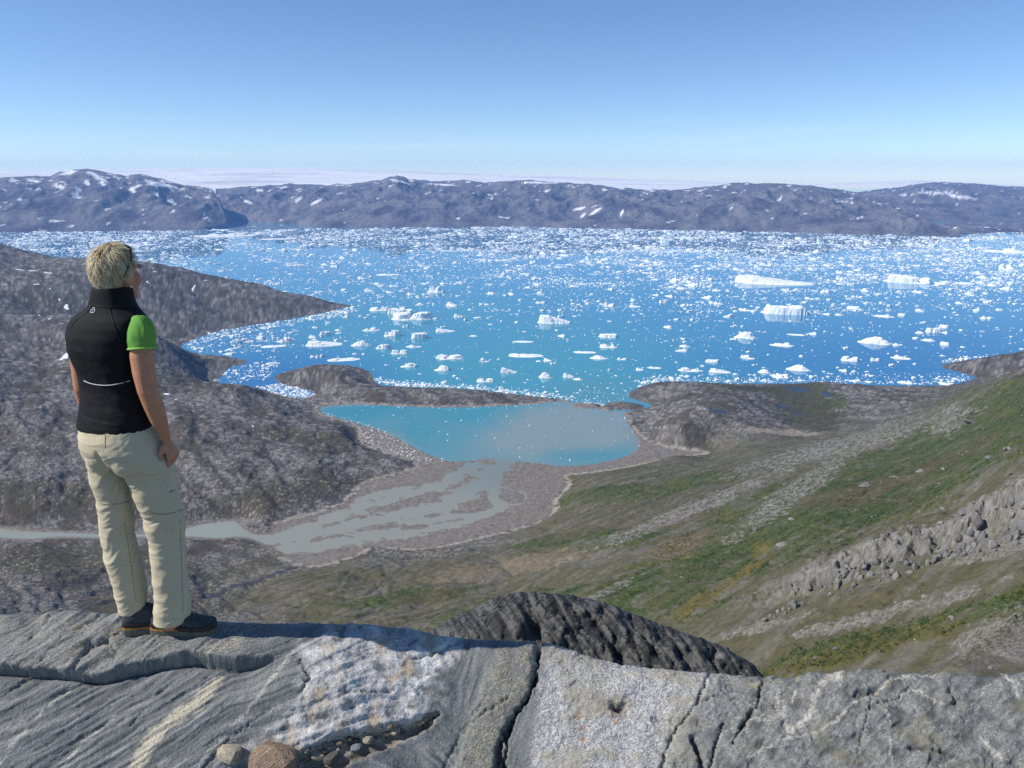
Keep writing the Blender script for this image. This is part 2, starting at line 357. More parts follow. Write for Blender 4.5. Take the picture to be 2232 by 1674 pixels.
# ---- colour of the ground itself
gy_, gx_ = np.gradient(z); dY = np.gradient(rows)[:, None]; dX = TY*np.gradient(tanA)[None, :]
slope = np.sqrt((gy_/dY)**2+(gx_/dX)**2)
n_lo = fbm(wx/130, wy/130, 3, s=70); n_mid = fbm(wx/30, wy/30, 4, s=71); n_hi = fbm(wx/7, wy/7, 3, s=72); lu, lv = TX/TY, (z-CAM_H)/TY                       # detail that grows coarser with distance
n_px = fbm(lu/0.0085+0.4*n_mid, lv/0.0030, 3, s=73)
n_sp = fbm(lu/0.0034+0.5*n_hi, lv/0.0016+0.25*n_hi, 2, s=74)
nz_ = 1.1*n_mid+0.8*n_hi+0.7*n_px                      # ragged edge noise
fabx, faby = (TX*0.55-TY*0.83), (TX*0.83+TY*0.55)      # across and along the slope fabric on the right
fab = ridged(fabx/16+0.6*n_lo, faby/95, 4, s=80); fabn = fbm(fabx/9+0.8*n_lo, faby/70, 4, s=81)
def rag(m, k=1.0, soft=0.14, th=0.5): return sstep(th-soft, th+soft, m+k*nz_*np.clip(m*4, 0, 1))
C = np.zeros(TX.shape+(3,), np.float32)
C[:] = (0.150, 0.138, 0.123)
n_band = fbm((wx+0.5*wy)/60, (wy-0.2*wx)/105, 4, s=76)
rocky = sstep(-0.12, 0.22, n_band+0.45*h2*0.6+0.35*n_mid+0.35*n_px+0.06)
C = mixc(C, (0.105, 0.091, 0.070), 1-rocky)
C = mixc(C, (0.215, 0.203, 0.190), rocky*sstep(0.0, 0.30, n_mid*0.5+0.6*n_px+0.4*n_sp))
C = mixc(C, (0.275, 0.262, 0.248), 0.8*rocky*sstep(0.14, 0.36, n_sp*0.8+0.5*n_px+0.3*n_band))
C = mixc(C, (0.070, 0.062, 0.055), 0.85*sstep(0.16, 0.38, -n_sp*0.8-0.5*n_px-0.2*n_band)); C = mixc(C, (0.055, 0.052, 0.050), 0.6*sstep(0.3, 0.8, frac_))
hol = sstep(0.10, -0.24, h2*0.6+0.4*h1+0.5*n_lo+0.6*n_band+0.25*n_px)*sstep(0.9, 0.35, slope)     # vegetated hollows
C = mixc(C, (0.090, 0.076, 0.050), 0.88*hol)
C = mixc(C, (0.072, 0.072, 0.038), hol*sstep(0.0, 0.3, n_lo+0.4*n_mid))
valley = rag(np.maximum.reduce([blob(120,1090,230,32,4), blob(620,1085,190,24,-12), blob(150,1225,260,34,2), blob(640,955,120,16,6), blob(420,1320,190,30,-6), blob(560,1230,120,14,-20), blob(300,840,160,20,0), blob(120,660,120,14,10)]), 0.9)
C = mixc(C, (0.084, 0.074, 0.046), 0.85*valley*sstep(0.32, 0.0, n_sp*0.6+0.4*n_px-0.05))
# right-hand hillside: heath, scree and willow scrub
lo_r = np.clip(sstep(1000, 1250, px0+0.3*(py0-1000))*sstep(925, 1010, py0+0.10*(px0-1500))+sstep(1190, 1260, py0)*sstep(430, 660, px0+120*n_lo)+sstep(1950, 2120, px0)*sstep(820, 860, py0), 0, 1)
base_r = np.zeros_like(C); base_r[:] = (0.138, 0.128, 0.098)
base_r = mixc(base_r, (0.094, 0.088, 0.044), sstep(-0.15, 0.22, fab*0.35+fabn*0.8+n_mid*0.3+0.3*n_px-0.05))
base_r = mixc(base_r, (0.225, 0.210, 0.188), sstep(0.08, 0.40, -fab*0.3-0.7*fabn+0.5*n_px+0.4*n_sp-0.05))
base_r = mixc(base_r, (0.070, 0.062, 0.040), 0.8*sstep(0.15, 0.35, n_sp*0.7+0.4*n_px-0.3*fabn))
C = lerp(C, base_r, lo_r[..., None]*0.95)
grn = np.zeros(TX.shape)
for b in [(1640,1180,340,80,-31),(1980,1040,310,92,-30),(2180,930,150,80,-35),(1400,1290,190,42,-18),(1130,1330,190,26,-12),(880,1310,150,18,-6),(1500,1060,190,16,-12),(1330,1080,110,14,-8),(1240,1180,120,12,-8),(1330,1195,120,14,-10),(1850,1430,330,26,-14),(2200,1330,140,26,-20),(1780,870,66,36,30),(1640,850,90,6,3),(1500,1240,80,30,-30)]:
    grn = np.maximum(grn, blob(*b, soft=0.6))
gm = rag(grn*0.95, 1.0, 0.16)*sstep(-0.35, 0.0, 0.20-0.5*n_sp*np.clip(1-grn, 0.3, 1)+0.3*fabn)
gcol = np.zeros_like(C); gcol[:] = (0.064, 0.082, 0.024)
gcol = mixc(gcol, (0.036, 0.066, 0.017), sstep(-0.05, 0.22, fabn*0.6+n_mid*0.5+0.3*n_px))
gcol = mixc(gcol, (0.088, 0.074, 0.036), sstep(0.08, 0.32, n_lo*0.7+0.5*n_px-0.4*fabn))
gcol = mixc(gcol, (0.115, 0.105, 0.030), 0.7*sstep(0.12, 0.3, n_mid*0.6-0.4*n_lo+0.4*n_sp))
C = lerp(C, gcol, (gm*0.90)[..., None])
# rust and yellow moss patches
C = mixc(C, (0.215, 0.135, 0.085), 0.5*rag(blob(1490,1195,75,24,-18), 1.2)*lo_r*sstep(-0.3, 0.2, n_sp+0.1))
C = mixc(C, (0.205, 0.160, 0.112), 0.6*rag(blob(1130,1240,190,18,-10), 1.0))
C = mixc(C, (0.135, 0.108, 0.030), 0.75*rag(np.maximum(blob(1660,1215,20,26,20), 0.9*blob(1560,1300,110,14,-32)), 1.0))
C = mixc(C, (0.105, 0.090, 0.030), 0.7*rag(blob(1850,1440,260,22,-14), 1.0))
# scree and bare rock
scr = np.maximum.reduce([blob(1500,1120,250,15,-22), blob(1720,1090,150,26,-35), blob(2180,1390,120,40,-25), blob(1250,1330,140,9,-25), blob(2150,1180,110,45,-20), blob(1950,1350,260,14,-14), blob(1660,1380,110,12,-14), blob(1850,970,260,20,-15), blob(1950,910,60,26,-30)*0.9, blob(2070,920,40,30,-40)*0.9])
C = mixc(C, (0.225, 0.212, 0.195), 0.85*rag(scr*0.85, 1.0, 0.2)*sstep(-0.25, 0.12, n_sp+0.5*n_px)*lo_r)
C = mixc(C, (0.235, 0.225, 0.21), 0.9*cliff_m*sstep(-0.35, 0.1, n_px+0.5*n_hi)); C = mixc(C, (0.10, 0.095, 0.088), 0.7*cliff_m*sstep(0.1, 0.35, n_sp+0.4*n_hi))
C = mixc(C, (0.075, 0.078, 0.032), 0.7*cliff_m*sstep(0.12, 0.3, n_mid+0.3*n_px)*sstep(1.2, 0.5, slope))
# promontory bog and pale sand
C = mixc(C, (0.068, 0.066, 0.036), 0.9*rag(np.maximum(blob(1750,890,80,44,38), blob(1650,848,110,6,4)), 0.7))
C = mixc(C, (0.30, 0.262, 0.215), 0.8*rag(np.maximum(blob(1700,944,85,7,4), blob(1480,985,70,4,8)), 0.8))
# shores: pale bank line, wet mud
bank = sstep(-11, -6, sl+5*n_hi)*sstep(-0.5, -3.0, sl)*sstep(560, 640, px0)
C = mixc(C, (0.38, 0.335, 0.28), 0.9*np.clip(bank, 0, 1)*sstep(-0.35, 0.15, n_hi+0.6*n_px+0.12))
mudm = sstep(-2.5, 0.5, sl)
mc = np.zeros_like(C); mc[:] = (0.215, 0.186, 0.162)
mc = mixc(mc, (0.205, 0.192, 0.178), sstep(-0.1, 0.4, fbm(TX/40, TY/18, 4, s=95)))
mc = mixc(mc, (0.172, 0.145, 0.122), 0.8*sstep(0.10, 0.4, fbm(TX/16, TY/9, 4, s=96)+0.3*sstep(2.6, 1.0, chn)+0.2*n_px))
mc = mixc(mc, (0.232, 0.226, 0.198), 0.7*sstep(0.14, 0.0, z))
C = lerp(C, mc, (mudm*0.96)[..., None])
fshore = sstep(-12, -2, sf)*(sl < -20)
C = mixc(C, (0.14, 0.115, 0.092), 0.5*fshore)
# stream bed lower left of the delta, dark wet gully
gl = smooth_poly(at_z([420,470,500,560,610,640], [1338,1310,1285,1262,1245,1228], np.full(6, 9.0))[:, :2], 2, False)
gld = seg_dist(TX, TY, gl)+7*n_hi+7*n_mid
C = mixc(C, (0.24, 0.22, 0.20), 0.6*sstep(26, 8, gld)*sstep(-0.1, 0.25, n_px+0.6*n_sp)); C = mixc(C, (0.055, 0.055, 0.080), 0.9*sstep(4.5, 2.0, gld))
gl2 = smooth_poly(at_z([795,870,872,880,862,840], [1345,1262,1255,1240,1222,1200], np.full(6, 14.0))[:, :2], 2, False)
C = mixc(C, (0.06, 0.055, 0.05), 0.8*sstep(4, 1.2, seg_dist(TX, TY, gl2)+5*n_hi))
for (cx, cy, rx, ry) in [(1740,851,26,5),(1702,886,16,4),(1800,866,10,4),(1566,900,20,4),(1740,905,10,3)]:
    C = mixc(C, (0.045, 0.070, 0.130), 0.9*rag(blob(cx, cy, rx, ry, 8, 0.5), 0.5))
C = np.clip(C*(lerp(0.92, 1.0, np.clip(lo_r+mudm, 0, 1))[..., None]+0.26*n_sp[..., None]+0.18*n_px[..., None]), 0.012, 0.9)

terrain_mat = attr_mat('ground_heath_and_rock', rough=0.95, spec=0.12, var=0.26, nscale=0.20, bump=0.85, bdist=2.6, bscale=0.11, detail=5)
TERR = np.stack([TX, TY, z], -1)
_tf = grid_faces(len(rows), NA); _tf = _tf[(z.reshape(-1)[_tf] > -2.6).any(1)]          # the deep bed is never seen
_us = np.unique(_tf); _mp = np.full(TX.size, -1); _mp[_us] = np.arange(len(_us))
ter = add_obj('terrain', np_mesh('terrain', TERR.reshape(-1, 3)[_us], _mp[_tf], C.reshape(-1, 3)[_us]), terrain_mat)
tag(ter, 'grey ice-scoured rock and green heath sloping down to the fjord', kind='structure')
def ground_z(x, y):
    """height of the near land under a point"""
    ri = np.clip(np.interp(y, rows, np.arange(len(rows))), 0, len(rows)-1.001); ci = np.clip(np.interp(x/y, tanA, np.arange(NA)), 0, NA-1.001)
    r0 = np.floor(ri).astype(int); c0 = np.floor(ci).astype(int); fr = ri-r0; fc = ci-c0
    return (z[r0, c0]*(1-fr)*(1-fc)+z[r0+1, c0]*fr*(1-fc)+z[r0, c0+1]*(1-fr)*fc+z[r0+1, c0+1]*fr*fc)
_tpx, _tpy, _td = to_px(TERR)
def ground_at(px, py):
    """visible ground point under a pixel: nearest crossing along the view column"""
    r = ray(px, py); ta = r[0]/r[1]; c = int(np.argmin(np.abs(tanA-ta)))
    col = _tpy[:, c]; k = np.where((col[36:-1] > py) & (col[37:] <= py))[0]
    i = (k[0]+36) if len(k) else int(np.argmin(np.abs(col-py)))
    return TERR[min(i+1, len(rows)-1), c].copy()

# ================================================================== WATER
WA = np.concatenate([-np.geomspace(0.70, 1.6, 24)[:0:-1], np.linspace(-0.70, 0.70, 230), np.geomspace(0.70, 1.6, 24)[1:]]); WR = np.concatenate([np.geomspace(380, 7000, 250), np.geomspace(7200, 26000, 20)])
wY = np.repeat(WR[:, None], len(WA), 1); wX = WA[None, :]*wY
wsl = signed(wX, wY, LAGOON); wso = signed(wX, wY, OPEN); wpx, wpy, _ = to_px(np.stack([wX, wY, 0*wX], -1))
def wblob(cx, cy, rx, ry, ang=0.0, soft=0.8):
    c, s = math.cos(R(ang)), math.sin(R(ang))
    a = ((wpx-cx)*c+(wpy-cy)*s)/rx; b = (-(wpx-cx)*s+(wpy-cy)*c)/ry
    return 1-sstep(1-soft, 1+soft, np.sqrt(a*a+b*b))
wn1 = fbm(wX/300, wY/420, 4, s=11); wn2 = fbm(wX/90, wY/120, 3, s=12)
WC = np.zeros(wX.shape+(3,), np.float32); WC[:] = (0.045, 0.250, 0.420)
WC = mixc(WC, (0.062, 0.310, 0.395), np.clip(np.maximum(wblob(1150,800,330,110), 0.7*wblob(980,740,360,120))+0.25*wn1, 0, 1))
WC = mixc(WC, (0.026, 0.175, 0.390), np.clip(np.maximum.reduce([wblob(600,820,190,60), 0.8*wblob(2050,790,420,70), 0.6*wblob(480,740,150,40)])+0.15*wn1, 0, 1))
WC = mixc(WC, (0.090, 0.285, 0.345), 0.8*np.clip(wblob(1310,860,110,34)+0.3*wn2, 0, 1)*sstep(0.02, 0.4, wblob(1310,860,130,44)))
lag = np.zeros_like(WC); lag[:] = (0.060, 0.275, 0.335)
lag = mixc(lag, (0.225, 0.300, 0.295), np.clip(1.05*wblob(1210,950,190,52,-8)+0.95*wblob(1320,910,150,44)+0.45*wn1+0.3*wn2, 0, 1)*sstep(0.0, 0.35, wblob(1230,940,320,90)))
lag = mixc(lag, (0.040, 0.245, 0.325), 0.7*np.clip(np.maximum(wblob(780,893,120,18), 0.8*wblob(1280,992,90,14)), 0, 1))
delta = np.zeros_like(WC); delta[:] = (0.285, 0.292, 0.240)
delta = mixc(delta, (0.295, 0.315, 0.265), sstep(560, 480, wpx))
delta = mixc(delta, (0.215, 0.248, 0.222), sstep(900, 1060, wpx)*sstep(1120, 1030, wpy))
lag = lerp(delta, lag, sstep(-26, 26, wso+26*wn2)[..., None])
WC = lerp(WC, lag, sstep(-6, 4, wsl)[..., None])
wm, wnt, wb = new_mat('glacial_water')
wat = wnt.nodes.new('ShaderNodeAttribute'); wat.attribute_name = 'col'
wnt.links.new(wat.outputs['Color'], wb.inputs['Base Color'])
wb.inputs['Roughness'].default_value = 0.04; wb.inputs['IOR'].default_value = 1.33; wb.inputs['Specular IOR Level'].default_value = 0.5
wg = wnt.nodes.new('ShaderNodeNewGeometry'); wnn = wnt.nodes.new('ShaderNodeTexNoise'); wnn.inputs['Scale'].default_value = 0.16; wnn.inputs['Detail'].default_value = 4
wbp = wnt.nodes.new('ShaderNodeBump'); wbp.inputs['Strength'].default_value = 0.03; wbp.inputs['Distance'].default_value = 0.5
wnt.links.new(wg.outputs['Position'], wnn.inputs['Vector']); wnt.links.new(wnn.outputs['Fac'], wbp.inputs['Height']); wnt.links.new(wbp.outputs[0], wb.inputs['Normal'])
wat_o = add_obj('water', np_mesh('water', np.stack([wX, wY, 0*wX], -1), grid_faces(len(WR), len(WA)), WC), wm)
tag(wat_o, 'blue fjord water turning milky grey in the delta lagoon', kind='structure')

# ================================================================== FAR SHORE
far_mat = attr_mat('far_rock', rough=0.95, spec=0.1, var=0.38, nscale=0.030, bump=0.9, bdist=22.0, bscale=0.016, detail=8)
def ridge_land(name, crest, shore, cols, nrow, back, relief, seed, label, snow=0.35, base=0.120, cliffy=0.55, snowfields=()):
    """a range: crest and shore as pixel lines with distances; height grows from shore to crest and falls away behind"""
    px = np.linspace(cols[0], cols[1], cols[2])
    cpx = [c[0] for c in crest]; cy = np.interp(px, cpx, [c[1] for c in crest]); cd = np.interp(px, cpx, [c[2] for c in crest])
    cy = cy + 2.2*fbm(px/26.0, px*0+seed, 4)
    r = ray(px, cy); zc = CAM_H + cd*r[:, 2]/r[:, 1]
    spx = [s[0] for s in shore]; sy = np.interp(px, spx, [s[1] for s in shore])
    r2 = ray(px, sy); sd = -CAM_H*r2[:, 1]/r2[:, 2]
    ta = r[:, 0]/r[:, 1]
    t = np.concatenate([np.linspace(-0.02, 1, nrow), 1+np.linspace(0.03, back, nrow//4)])[:, None]
    sdn = sd[None, :]; cdn = np.maximum(cd, sd+250)[None, :]
    Y = sdn+(cdn-sdn)*t; X = ta[None, :]*Y
    wxx = X+160*fbm(X/900, Y/900, 3, s=seed); wyy = Y+160*fbm(X/900, Y/900, 3, s=seed+5)
    n1 = ridged(wxx/1150, wyy/1150, 5, s=seed+1); n2 = ridged(wxx/330, wyy/420, 4, s=seed+2); n3 = fbm(wxx/90, wyy/90, 3, s=seed+3)
    tt = np.clip(t, 0, 1)
    prof = cliffy*np.clip(tt, 0, 1)**0.62+(1-cliffy)*tt**1.25
    prof = np.where(t > 1, 1-0.75*sstep(1, 1+back, t), prof)
    Z = zc[None, :]*prof
    env = np.sin(np.pi*np.clip(t, 0, 1))**0.8+0.25*(t > 1)
    lim = CAM_H + (zc-CAM_H)[None, :]*0 # unused guard
    Z = Z + relief*env*(0.85*n1+0.60*n2+0.24*n3) + relief*0.10*sstep(0, 0.2, t)*n2*(t < 0.99)
    # nothing in front may stand above the crest line as seen from the lookout
    maxz = CAM_H+(zc-CAM_H)[None, :]*(Y/cdn)+0.2*relief*0
    Z = np.where((t < 1) & (t > 0.3), np.minimum(Z, maxz-2), Z)
    Z = np.where(t <= 0.005, -6, np.maximum(Z, 2.0))
    gy, gx = np.gradient(Z); sl_ = np.hypot(gx/np.maximum(np.abs(np.gradient(X, axis=1)), 1e-3), gy/np.maximum(np.abs(np.gradient(Y, axis=0)), 1e-3))
    Cc = np.zeros(X.shape+(3,), np.float32); Cc[:] = (base*0.94, base*0.90, base*0.94)
    m = fbm(X/240, Y/240, 4, s=seed+9)
    Cc = mixc(Cc, (base*1.45, base*1.36, base*1.30), sstep(0.0, 0.5, m+0.4*n2))
    Cc = mixc(Cc, (base*0.50, base*0.44, base*0.42), sstep(0.05, 0.5, -m+0.25*n3)*sstep(0.75, 0.1, t))
    # snow lies in hollows, more towards the top
    sp = sstep(0.47-0.28*snow, 0.55-0.28*snow, fbm(X/130, Y/90, 3, s=seed+13)*1.0+0.22*sstep(0.1, 0.9, t)-0.2*n2+0.10*n3-0.06)
    spx_, spy_, _ = to_px(np.stack([X, Y, Z], -1))
    sn = sp*0.9
    for (fx, fy, rx, ry, an) in snowfields:
        c, s = math.cos(R(an)), math.sin(R(an)); a = ((spx_-fx)*c+(spy_-fy)*s)/rx; b = (-(spx_-fx)*s+(spy_-fy)*c)/ry
        sn = np.maximum(sn, 1-sstep(0.7, 1.2, np.sqrt(a*a+b*b)+0.5*fbm(X/120, Y/120, 3, s=seed+15)))
    Cc = mixc(Cc, (0.80, 0.82, 0.85), sn)
    o = add_obj(name, np_mesh(name, np.stack([X, Y, Z], -1), grid_faces(X.shape[0], X.shape[1]), Cc), far_mat)
    tag(o, label, kind='structure'); return o
ridge_land('far_mountain', [(-1600,425,8200),(-1000,405,8200),(-500,420,8200),(-60,398,8000),(0,394,7900),(60,388,7900),(85,387,7900),(110,388,7900),(130,378,7900),(190,371,7900),(235,380,7900),(275,388,7900),(310,384,7900),(350,394,7900),(400,405,7800),(440,412,7700),(465,420,7500),(480,440,7200),(488,462,6900),(500,494,6300)],
    [(-1600,520),(-500,512),(0,506),(120,505),(300,503),(440,502),(500,497)], (-1600,500,460), 90, 0.8, 105, 3.0, 'steep grey mountain with snow fields left of the side fjord', snow=0.66,
    snowfields=[(212,386,26,5,28),(190,398,8,6,60),(150,377,20,3,-12),(360,404,45,4,12),(325,397,20,4,25),(75,395,14,3,10),(128,406,14,4,15),(295,408,16,3,-20),(222,400,10,3,25)])
ridge_land('far_mountain', [(470,416,9200),(500,414,9300),(560,408,9300),(640,404,9300),(720,408,9200),(780,402,9000),(835,395,9000),(845,389,9000),(865,385,9000),(882,389,9000),(892,395,9000),(950,398,8800),(1010,397,8600),(1060,401,8500),(1100,395,8400),(1160,393,8400),(1210,400,8300),(1290,404,8200),(1350,414,8100),(1440,418,8100),(1530,411,8000),(1580,404,8000),(1630,402,8000),(1690,404,8000),(1760,410,7900),(1840,420,7800),(1900,432,7500),(1960,452,7100),(2010,478,6600),(2060,505,6050),(2090,516,5850)],
    [(470,478),(560,484),(640,488),(700,496),(800,497),(1000,496),(1116,494),(1300,499),(1500,502),(1700,506),(1850,511),(2000,515),(2090,517)], (470,2090,600), 90, 0.7, 95, 11.0, 'long blue-grey mountain range on the far shore of the fjord', snow=0.40,
    snowfields=[(865,394,18,2.5,8),(960,402,30,2,4),(1170,398,40,2,2),(690,440,14,3,-25),(650,435,10,3,-30),(540,440,10,3,20),(1300,460,16,3,-30),(1262,455,14,3,-10),(1270,470,8,3,-40),(1355,465,9,3,-60),(1840,440,20,2,5)])
ridge_land('far_mountain', [(1760,440,9800),(1850,424,10200),(1900,418,10500),(1950,412,10600),(1990,405,10800),(2030,401,10800),(2100,401,10800),(2150,406,10800),(2232,410,10800),(2400,412,10800),(2900,430,10800)],
    [(1760,486),(1900,482),(2040,482),(2232,481),(2900,490)], (1760,2900,300), 70, 0.7, 90, 23.0, 'pale hazy mountain range behind the inlet on the right', snow=0.42, snowfields=[(2040,420,40,3,4),(2100,430,30,3,6),(1980,425,20,2,0)])
ridge_land('far_headland', [(2030,512,6200),(2080,500,6700),(2130,492,6900),(2180,488,7000),(2232,487,7000),(2500,484,7000),(2900,500,7000)],
    [(2030,515),(2100,512),(2160,508),(2232,506),(2900,512)], (2030,2900,200), 40, 0.7, 20, 31.0, 'low dark headland at the mouth of the right-hand inlet', snow=0.1)

# inland ice
ipx = np.linspace(-1700, 3300, 400)
icy = np.interp(ipx, [-1700,0,100,200,350,560,700,900,1116,1300,1500,1650,1750,1900,2000,2100,2232,3300], [378,372,371,370,368,366,368,373,380,387,394,401,402,396,393,398,405,420])
icd = 13500.0; ir = ray(ipx, icy); izc = CAM_H+icd*ir[:, 2]/ir[:, 1]; ita = ir[:, 0]/ir[:, 1]
it = np.linspace(0, 1.3, 60)[:, None]; iY = 11100+(icd-11100)*it; iY = np.repeat(iY, 400, 1); iX = ita[None, :]*iY
ilow = np.interp(ipx, [-1700,400,900,1500,1800,3300], [120,150,200,210,240,240])
iZ = lerp(ilow[None, :], izc[None, :], sstep(-0.35, 1.12, it)/sstep(-0.35, 1.12, np.array(1.0)))
iZ = np.where(it > 1, izc[None, :]-(it-1)*150, iZ)+5*fbm(iX/900, iY/900, 4, s=7)*np.clip(1-it, 0, 1)
inn = fbm(iX/2600, iY/160, 4, s=17); iC = np.zeros(iX.shape+(3,), np.float32); iC[:] = (0.84, 0.85, 0.85)
iC = mixc(iC, (0.52, 0.53, 0.54), 0.8*sstep(0.16, 0.42, inn+0.15*it)); iC = mixc(iC, (0.70, 0.70, 0.69), 0.8*sstep(0.1, 0.5, fbm(iX/900, iY/80, 3, s=19)))
ice_mat = attr_mat('ice_sheet_snow', rough=0.9, spec=0.1, var=0.10, nscale=0.004, bump=0.3, bdist=8, bscale=0.01, detail=4)
tag(add_obj('ice_sheet', np_mesh('ice_sheet', np.stack([iX, iY, iZ], -1), grid_faces(60, 400), iC), ice_mat), 'pale inland ice sheet along the horizon', kind='structure')

# ================================================================== HAZE
def haze_box():
    bm = bmesh.new(); bmesh.ops.create_cube(bm, size=1)
    for v in bm.verts:
        v.co.x *= 60000; v.co.y = (v.co.y+0.5)*15900-900; v.co.z = -45 if v.co.z < 0 else 640
    me = bpy.data.meshes.new('haze'); bm.to_mesh(me); bm.free()
    m = bpy.data.materials.new('haze_air'); m.use_nodes = True; nt = m.node_tree; nt.nodes.clear()
    o = nt.nodes.new('ShaderNodeOutputMaterial'); v = nt.nodes.new('ShaderNodeVolumePrincipled')
    v.inputs['Color'].default_value = (0.24, 0.48, 1.0, 1); v.inputs['Absorption Color'].default_value = (0.12, 0.12, 0.12, 1); v.inputs['Density'].default_value = HAZE_DENSITY; v.inputs['Anisotropy'].default_value = 0.0
    nt.links.new(v.outputs[0], o.inputs['Volume'])
    m.cycles.volume_sampling = 'DISTANCE'; m.cycles.homogeneous_volume = True
    ob = add_obj('haze', me, m); tag(ob, 'thin blue air haze over the whole fjord', kind='stuff'); return ob
HAZE_DENSITY = 5.2e-5
haze_box()

# ================================================================== ICE ON THE WATER
im, imt, imb = new_mat('glacier_ice')
_at = imt.nodes.new('ShaderNodeTexCoord'); _n = imt.nodes.new('ShaderNodeTexNoise'); _n.inputs['Scale'].default_value = 0.25; _n.inputs['Detail'].default_value = 5
_g = imt.nodes.new('ShaderNodeNewGeometry')
imt.links.new(_g.outputs['Position'], _n.inputs['Vector'])
_r = imt.nodes.new('ShaderNodeValToRGB'); _r.color_ramp.elements[0].position = 0.3; _r.color_ramp.elements[0].color = (0.78, 0.87, 0.92, 1); _r.color_ramp.elements[1].position = 0.6; _r.color_ramp.elements[1].color = (0.93, 0.95, 0.955, 1)
imt.links.new(_n.outputs['Fac'], _r.inputs[0]); imt.links.new(_r.outputs[0], imb.inputs['Base Color'])
imb.inputs['Roughness'].default_value = 0.55; imb.inputs['Specular IOR Level'].default_value = 0.3
_bp = imt.nodes.new('ShaderNodeBump'); _bp.inputs['Strength'].default_value = 0.5; _bp.inputs['Distance'].default_value = 1.0
imt.links.new(_n.outputs['Fac'], _bp.inputs['Height']); imt.links.new(_bp.outputs[0], imb.inputs['Normal'])
ice_m = im

def berg_mesh(style, seed, asp=0.9, res=26):
    """floating ice of unit length: tilted broken blocks on a wave-cut foot; height about 1"""
    rs = np.random.RandomState(seed); nx, ny = int(res*1.7), int(res*1.15)
    x = np.linspace(-0.56, 0.56, nx); y = np.linspace(-0.56, 0.56, ny); X, Y = np.meshgrid(x, y)
    X = X+rs.uniform(-.18, .18, X.shape)*(x[1]-x[0]); Y = Y+rs.uniform(-.18, .18, Y.shape)*(y[1]-y[0])
    s = seed*1.37; wx_ = X+0.07*fbm(X*4+s, Y*4-s, 3, s=s); wy_ = Y+0.07*fbm(X*4-s, Y*4+s, 3, s=s+3)
    def block(cx, cy, hx, hy, rot, h, gx=0.0, gy=0.0, p=4.0, edge=0.10):
        c, si = math.cos(rot), math.sin(rot); u = ((wx_-cx)*c+(wy_-cy)*si)/hx; v = (-(wx_-cx)*si+(wy_-cy)*c)/hy
        d = (np.abs(u)**p+np.abs(v)**p)**(1/p); return sstep(1+edge, 1-edge, d)*np.clip(h+gx*u+gy*v, 0.04, None)
    r = rs.uniform; ang = r(-.25, .25)
    foot = block(r(-.05, .05), r(-.05, .05), .50, .40, ang, 0.13, p=2.6, edge=0.06)
    H = foot
    if style == 'table': bl = [block(0, 0, .44, .36, ang, .88, r(-.1, .1), r(-.08, .08), 4, .09), block(r(.2, .3), .1, .17, .2, ang, .98, .05, 0)]
    elif style == 'block': bl = [block(-.10, 0, .34, .34, ang, .85, -.15, .05, 4, .06), block(.32, .06, .15, .24, .3, .62, .2, 0, 3, .1), block(-.3, .1, .15, .2, 0, .95, 0, 0)]
    elif style == 'wedge': bl = [block(-.06, 0, .42, .34, ang, .58, -.40, .05, 3.2, .07), block(-.30, .05, .16, .25, .2, .92, -.05, .05, 3, .1), block(.25, -.05, .22, .2, ang, .30, -.15, 0, 3)]
    elif style == 'dome': bl = [np.clip(0.95-((wx_-r(-.06, .06))/.45)**2*0.9-((wy_)/.40)**2*0.9, 0, None), block(r(-.2, .2), 0, .2, .22, r(0, 1), .85, .1, .1, 2.5, .2)]
    elif style == 'peaks': bl = [block(r(-.34, .34), r(-.2, .2), r(.09, .2), r(.1, .22), r(0, 3), r(.35, 1.0), r(-.35, .35), r(-.3, .3), 2.6, .22) for _ in range(6)]
    elif style == 'arch': bl = [block(-.27, 0, .17, .26, r(-.4, .4), r(.75, 1), r(-.2, .2), .1, 3, .12), block(.22, r(-.1, .1), .20, .26, r(-.4, .4), r(.6, .95), r(-.25, .25), 0, 3, .12), block(0, 0, .2, .2, 0, .35, 0, 0, 2.4, .2)]
    else: bl = [block(r(-.3, .3), r(-.15, .15), r(.12, .3), r(.12, .26), r(0, 3), r(.28, .6), r(-.15, .15), r(-.1, .1), 2.8, .14) for _ in range(3)]+[block(r(-.25, .25), 0, .12, .14, r(0, 3), .85, .2, .1, 2.5, .2)]
    for q in bl: H = np.maximum(H, q)
    H = H*(1+0.22*fbm(X*7+s, Y*7, 3, s=s+6))+0.05*ridged(X*9, Y*9+s, 2, s=s)*(H > 0.1)
    Z = np.where(foot < 0.015, -0.12, np.clip(H, 0, None)-0.02)
    V = np.stack([X, Y*asp, Z], -1).reshape(-1, 3); F = grid_faces(ny, nx)
    keep = (Z.reshape(-1)[F] > -0.1).any(1); F = F[keep]; used = np.unique(F); mp_ = np.full(len(V), -1); mp_[used] = np.arange(len(used))
    F = mp_[F]; F3 = np.concatenate([F[:, [0, 1, 2]], F[:, [0, 2, 3]]])
    me = np_mesh('iceberg_'+style, V[used], F3, smooth=False); me.materials.append(ice_m); return me

